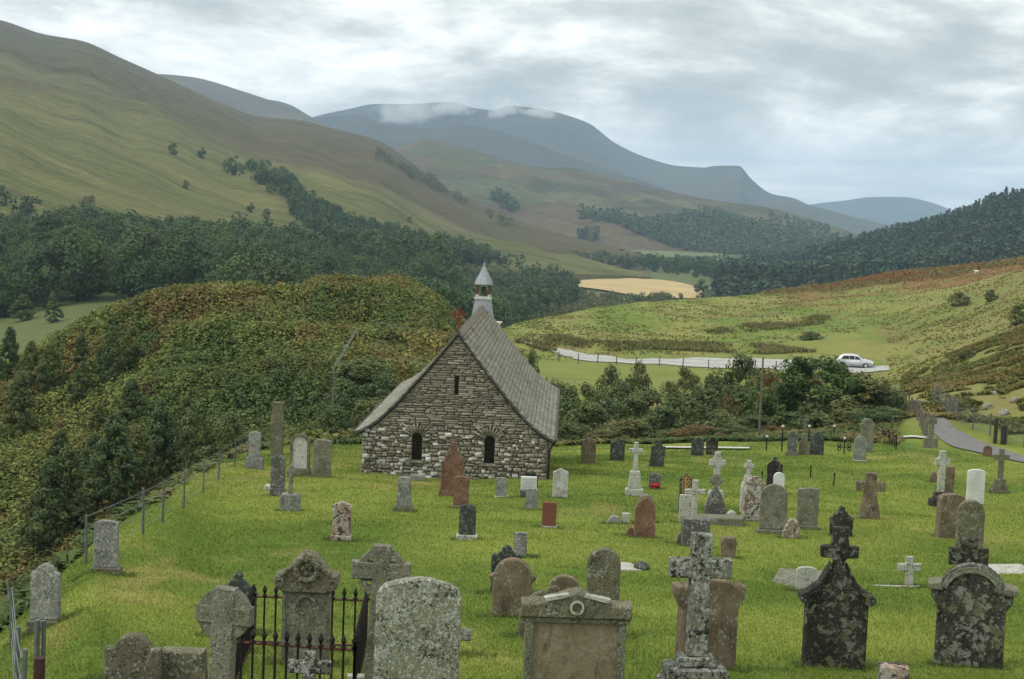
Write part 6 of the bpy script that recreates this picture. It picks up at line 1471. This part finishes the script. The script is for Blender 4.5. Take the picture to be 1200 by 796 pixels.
for (e0, c0) in ((el_(430, 368, 130, 26)*.75, (.085, .125, .04)), (el_(400, 333, 75, 10)*.7, (.17, .135, .05)), (el_(490, 412, 70, 20)*.8, (.24, .20, .07)), (el_(340, 475, 90, 40)*.8, (.045, .085, .028)), (el_(215, 345, 60, 14)*.5, (.13, .15, .045)), (el_(240, 360, 110, 22)*.35, (.17, .10, .04)), (el_(70, 560, 90, 70)*.4, (.14, .15, .045))): cb_ = cb_*(1-e0*vb)+np.array(c0)*e0*vb
clp = fbm(x, y*.4, .8, 2, 150)
z = z+.5*(clp-.45)
def clumps(name, x, y, z, colr, m, r0, hh, ls):
    n = len(x); r = r0*RS.uniform(.6, 1.35, n); d = RS.normal(size=(n, m, 3)); d[..., 2] = np.abs(d[..., 2]); d /= np.linalg.norm(d, axis=2)[..., None]
    q = np.stack([x, y, z-.08], -1)[:, None]+d*(r[:, None]*RS.uniform(.7, 1.05, (n, m)))[..., None]*np.array([1, 1, hh])
    V, Fc = quads(q.reshape(-1, 3), ls, RS, nrm=(d+np.array([0, 0, .5])).reshape(-1, 3))
    cc = np.repeat((colr[:, None]*RS.uniform(.75, 1.3, (n, m, 1))*np.clip(.75+.5*d[..., 2:], 0, 2)*0+colr[:, None]*RS.uniform(.75, 1.3, (n, m, 1))).reshape(-1, 3), 4, 0)
    return tag(mesh_np(name, V, Fc, A_LEAF, cc), kind='stuff')
cb_ = cb_*RS.uniform(.6, 1.25, (len(x), 1))*np.array([.98, .97, .9])
k1_ = RS.uniform(size=len(x)) < .155; k2_ = ~k1_ & (RS.uniform(size=len(x)) < .45)
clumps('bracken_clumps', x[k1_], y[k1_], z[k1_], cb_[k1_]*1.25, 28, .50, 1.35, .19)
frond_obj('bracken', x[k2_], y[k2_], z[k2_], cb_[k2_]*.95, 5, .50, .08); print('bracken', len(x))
x, y, z, s_ = sample(60000, 590, 1240, 150, 420, 1.2); px, py = proj(x, y, z)
ok = (s_ > 7.9) & (s_ < 9.4) | ((s_ > 4.5) & (s_ < 9.4) & (px > 1040)); ok &= RS.uniform(size=len(x)) < .12+.7*sstep(.42, .62, fbm(x, y*.6, 4, 3, 140))
x, y, z, px, py, s2 = [a[ok] for a in (x, y, z, px, py, s_)]
ct = lerp((.16, .19, .05), (.27, .24, .085), sstep(.4, .6, fbm(x, y, 9, 3, 141))); bro = sstep(1020, 1150, px)*.6; ct = ct*(1-bro[:, None])+np.array((.24, .185, .075))*bro[:, None]
frond_obj('tussock_grass', x, y, z, ct, 5, .30, .09, .2)
x, y, z, s_ = sample(30000, 1060, 1240, 92, 160); ok = (s_ > 4.4) & (fbm(x, y, 2.5, 3, 142) > .45); x, y, z = x[ok], y[ok], z[ok]
frond_obj('bank_grass', x, y, z, lerp((.17, .18, .055), (.24, .19, .07), sstep(.4, .6, fbm(x, y, 5, 3, 143))), 5, .45, .07, .25)
x, y, z, s_ = sample(60000, 590, 1000, 185, 420); px, py = proj(x, y, z)
ok = inpoly(px, py, [(600, 392), (640, 394), (700, 397), (780, 401), (900, 405), (965, 413), (900, 416), (780, 411), (640, 413), (605, 402)]) | inpoly(px, py, [(815, 389), (900, 378), (972, 370), (975, 379), (900, 388), (838, 394)]) | inpoly(px, py, [(1050, 424), (1078, 424), (1078, 434), (1050, 434)])
ok &= RS.uniform(size=len(x)) < sstep(.34, .6, fbm(x, y*.5, 3.5, 3, 147))
x, y, z = x[ok], y[ok], z[ok]
frond_obj('rushes', x, y, z, lerp((.13, .145, .045), (.19, .16, .065), fbm(x, y, 6, 3, 144)), 6, .75, .06, .0)
x, y, z, s_ = sample(60000, 860, 1240, 240, 420); px, py = proj(x, y, z)
ok = inpoly(px, py+RS.normal(size=len(px))*1.5, [(885, 344), (960, 330), (1040, 318), (1100, 312), (1150, 306), (1240, 296), (1240, 306), (1150, 315), (1110, 326), (1040, 332), (980, 340)])
x, y, z = x[ok], y[ok], z[ok]
clumps('rusty_bracken', x[::4], y[::4], z[::4], lerp((.20, .11, .045), (.17, .14, .05), sstep(.40, .65, fbm(x[::4], y[::4], 12, 3, 145))), 16, .7, .9, .3)
# tall bracken and weeds just outside the lawn
x, y, z, s_ = sample(50000, 0, 1080, 26, 125, 1.3); px, py = proj(x, y, z); ok = (s_ > 3.02) & (s_ < 4.6) & ~((px > 1050) & (s_ > 2.9)); x, y, z = x[ok], y[ok], z[ok]
frond_obj('verge_weeds', x, y, z, lerp((.08, .12, .035), (.17, .15, .05), sstep(.4, .65, fbm(x, y, 4, 3, 146))), 6, .6, .09)
# --- lawn grass
n = 480000
u = RS.uniform(uof(-25)[0], uof(1235)[0], n); y = np.exp(RS.uniform(math.log(13.5), math.log(88), n)); x = u*y; s_ = semantic(x, y); ok = s_ < 3.0; x, y = x[ok], y[ok]
z = CZ+BASE.z(x, y); n = len(x)
cg = lerp(LG0, LG1, sstep(.3, .7, fbm(x, y, 5, 5, 21, .6))); yel = sstep(.56, .74, fbm(x, y*.55, 3.2, 4, 33)*.6+fbm(x, y*.6, .9, 3, 34)*.4); cg = cg*(1-(yel*.5)[:, None])+np.array(LY)*(yel*.5)[:, None]
tuf = fbm(x, y, .5, 3, 35); hgt = (.018+.035*tuf)*RS.uniform(.6, 1.4, n)*(1+np.clip((y-25)/60, 0, 1)*.5); wd = .0045*(y/15)**.85
cg = cg*RS.uniform(.8, 1.3, (n, 1))*(.8+.4*tuf[:, None]); dry = RS.uniform(size=n) < .05; cg[dry] = np.array(LY)*RS.uniform(.8, 1.3, (dry.sum(), 1))
a = RS.uniform(0, 2*np.pi, n); dx, dy = np.cos(a)*wd, np.sin(a)*wd; lx, ly = RS.normal(size=n)*hgt*.45, RS.normal(size=n)*hgt*.45
V = np.stack([np.stack([x-dx, y-dy, z-.01], -1), np.stack([x+dx, y+dy, z-.01], -1), np.stack([x+lx, y+ly, z+hgt], -1)], 1).reshape(-1, 3)
tag(mesh_np('grass', V, np.arange(3*n).reshape(-1, 3), A_LEAF, np.repeat(cg, 3, 0), nper=3), kind='stuff')
# longer tufts at the feet of the stones
px_ = []
for o in list(bpy.data.objects):
    if o.parent is None and o.get('category') in ('gravestone', 'cross', 'monument', 'tombstone', 'memorial', 'obelisk') and o.location.y < 75 and o.type in ('EMPTY', 'MESH'):
        wid = .35 if o.location.y > 30 else .5
        for _ in range(150 if o.location.y < 35 else 60):
            xx = o.location.x+RS.uniform(-wid, wid)*1.1; yy = o.location.y+RS.uniform(-.28, .2); px_.append((xx, yy))
P2 = np.array(px_); zz_ = CZ+BASE.z(P2[:, 0], P2[:, 1])
frond_obj('grass_tufts', P2[:, 0], P2[:, 1], zz_, lerp((.07, .12, .025), (.15, .18, .05), RS.uniform(0, 1, len(P2))), 5, .13, .007, .0)
# --- rocks on the bank
for i, (px, py, w_) in enumerate([(1158, 478, 14), (1176, 486, 16), (1166, 462, 10), (1190, 470, 12)]):
    v = at(px, py, 90); r_ = w_*v.y/F_PX/2; b_ = bmesh.new(); bmesh.ops.create_icosphere(b_, subdivisions=3, radius=r_)
    for q in b_.verts: q.co *= 1+.7*(float(fbm(q.co.x*3+i*7, q.co.y*3+q.co.z*3, .8, 3, 7))-.5); q.co.z *= .8
    o = obj('rock', b_, SM['rubblew']); o.location = v; tag(o, ['grey rock low on the rough bank, leftmost near the netting fence', 'largest grey rock on the rough bank above the gate posts', 'small grey rock, highest on the rough bank', 'grey rock near the right edge of the picture on the rough bank'][i], 'rock')

# --- cloud wisps clinging to the mountain top
cm = bpy.data.materials.new('cloud'); cm.use_nodes = True; t = cm.node_tree; t.nodes.clear()
tcc = t.nodes.new('ShaderNodeTexCoord'); gg = t.nodes.new('ShaderNodeTexGradient'); gg.gradient_type = 'SPHERICAL'; t.links.new(tcc.outputs['Object'], gg.inputs[0])
oi = t.nodes.new('ShaderNodeObjectInfo'); vv = t.nodes.new('ShaderNodeVectorMath'); vv.operation = 'MULTIPLY_ADD'; t.links.new(tcc.outputs['Object'], vv.inputs[0]); vv.inputs[1].default_value = (1.6, 1, 1.0)
cb3 = t.nodes.new('ShaderNodeCombineXYZ'); t.links.new(math_(t, 'MULTIPLY', oi.outputs['Random'], 50.0), cb3.inputs[0]); t.links.new(cb3.outputs[0], vv.inputs[2])
nn = noise(t, vv.outputs[0], 1.5, 5, .62, .4); dn = math_(t, 'ADD', math_(t, 'MULTIPLY', gg.outputs['Fac'], .55), nn); rr_ = ramp(t, [(.62, 0), (.92, 1)]); t.links.new(dn, rr_.inputs[0])
pv = t.nodes.new('ShaderNodeVolumePrincipled'); pv.inputs['Color'].default_value = (.97, .97, .97, 1); t.links.new(math_(t, 'MULTIPLY', rr_.outputs[0], .012), pv.inputs['Density'])
om = t.nodes.new('ShaderNodeOutputMaterial'); t.links.new(pv.outputs[0], om.inputs['Volume'])
for px, py, wx, wz, d in ((478, 131, 52, 26, 5850), (530, 124, 40, 18, 5900), (590, 128, 26, 20, 5900), (632, 133, 30, 12, 5900)):
    b_ = bmesh.new(); bmesh.ops.create_icosphere(b_, subdivisions=3, radius=1); o = obj('cloud', b_, cm); o.location = at_d(px, py, d); k = d/F_PX; o.scale = (wx*k, 110, wz*k); tag(o, kind='stuff')
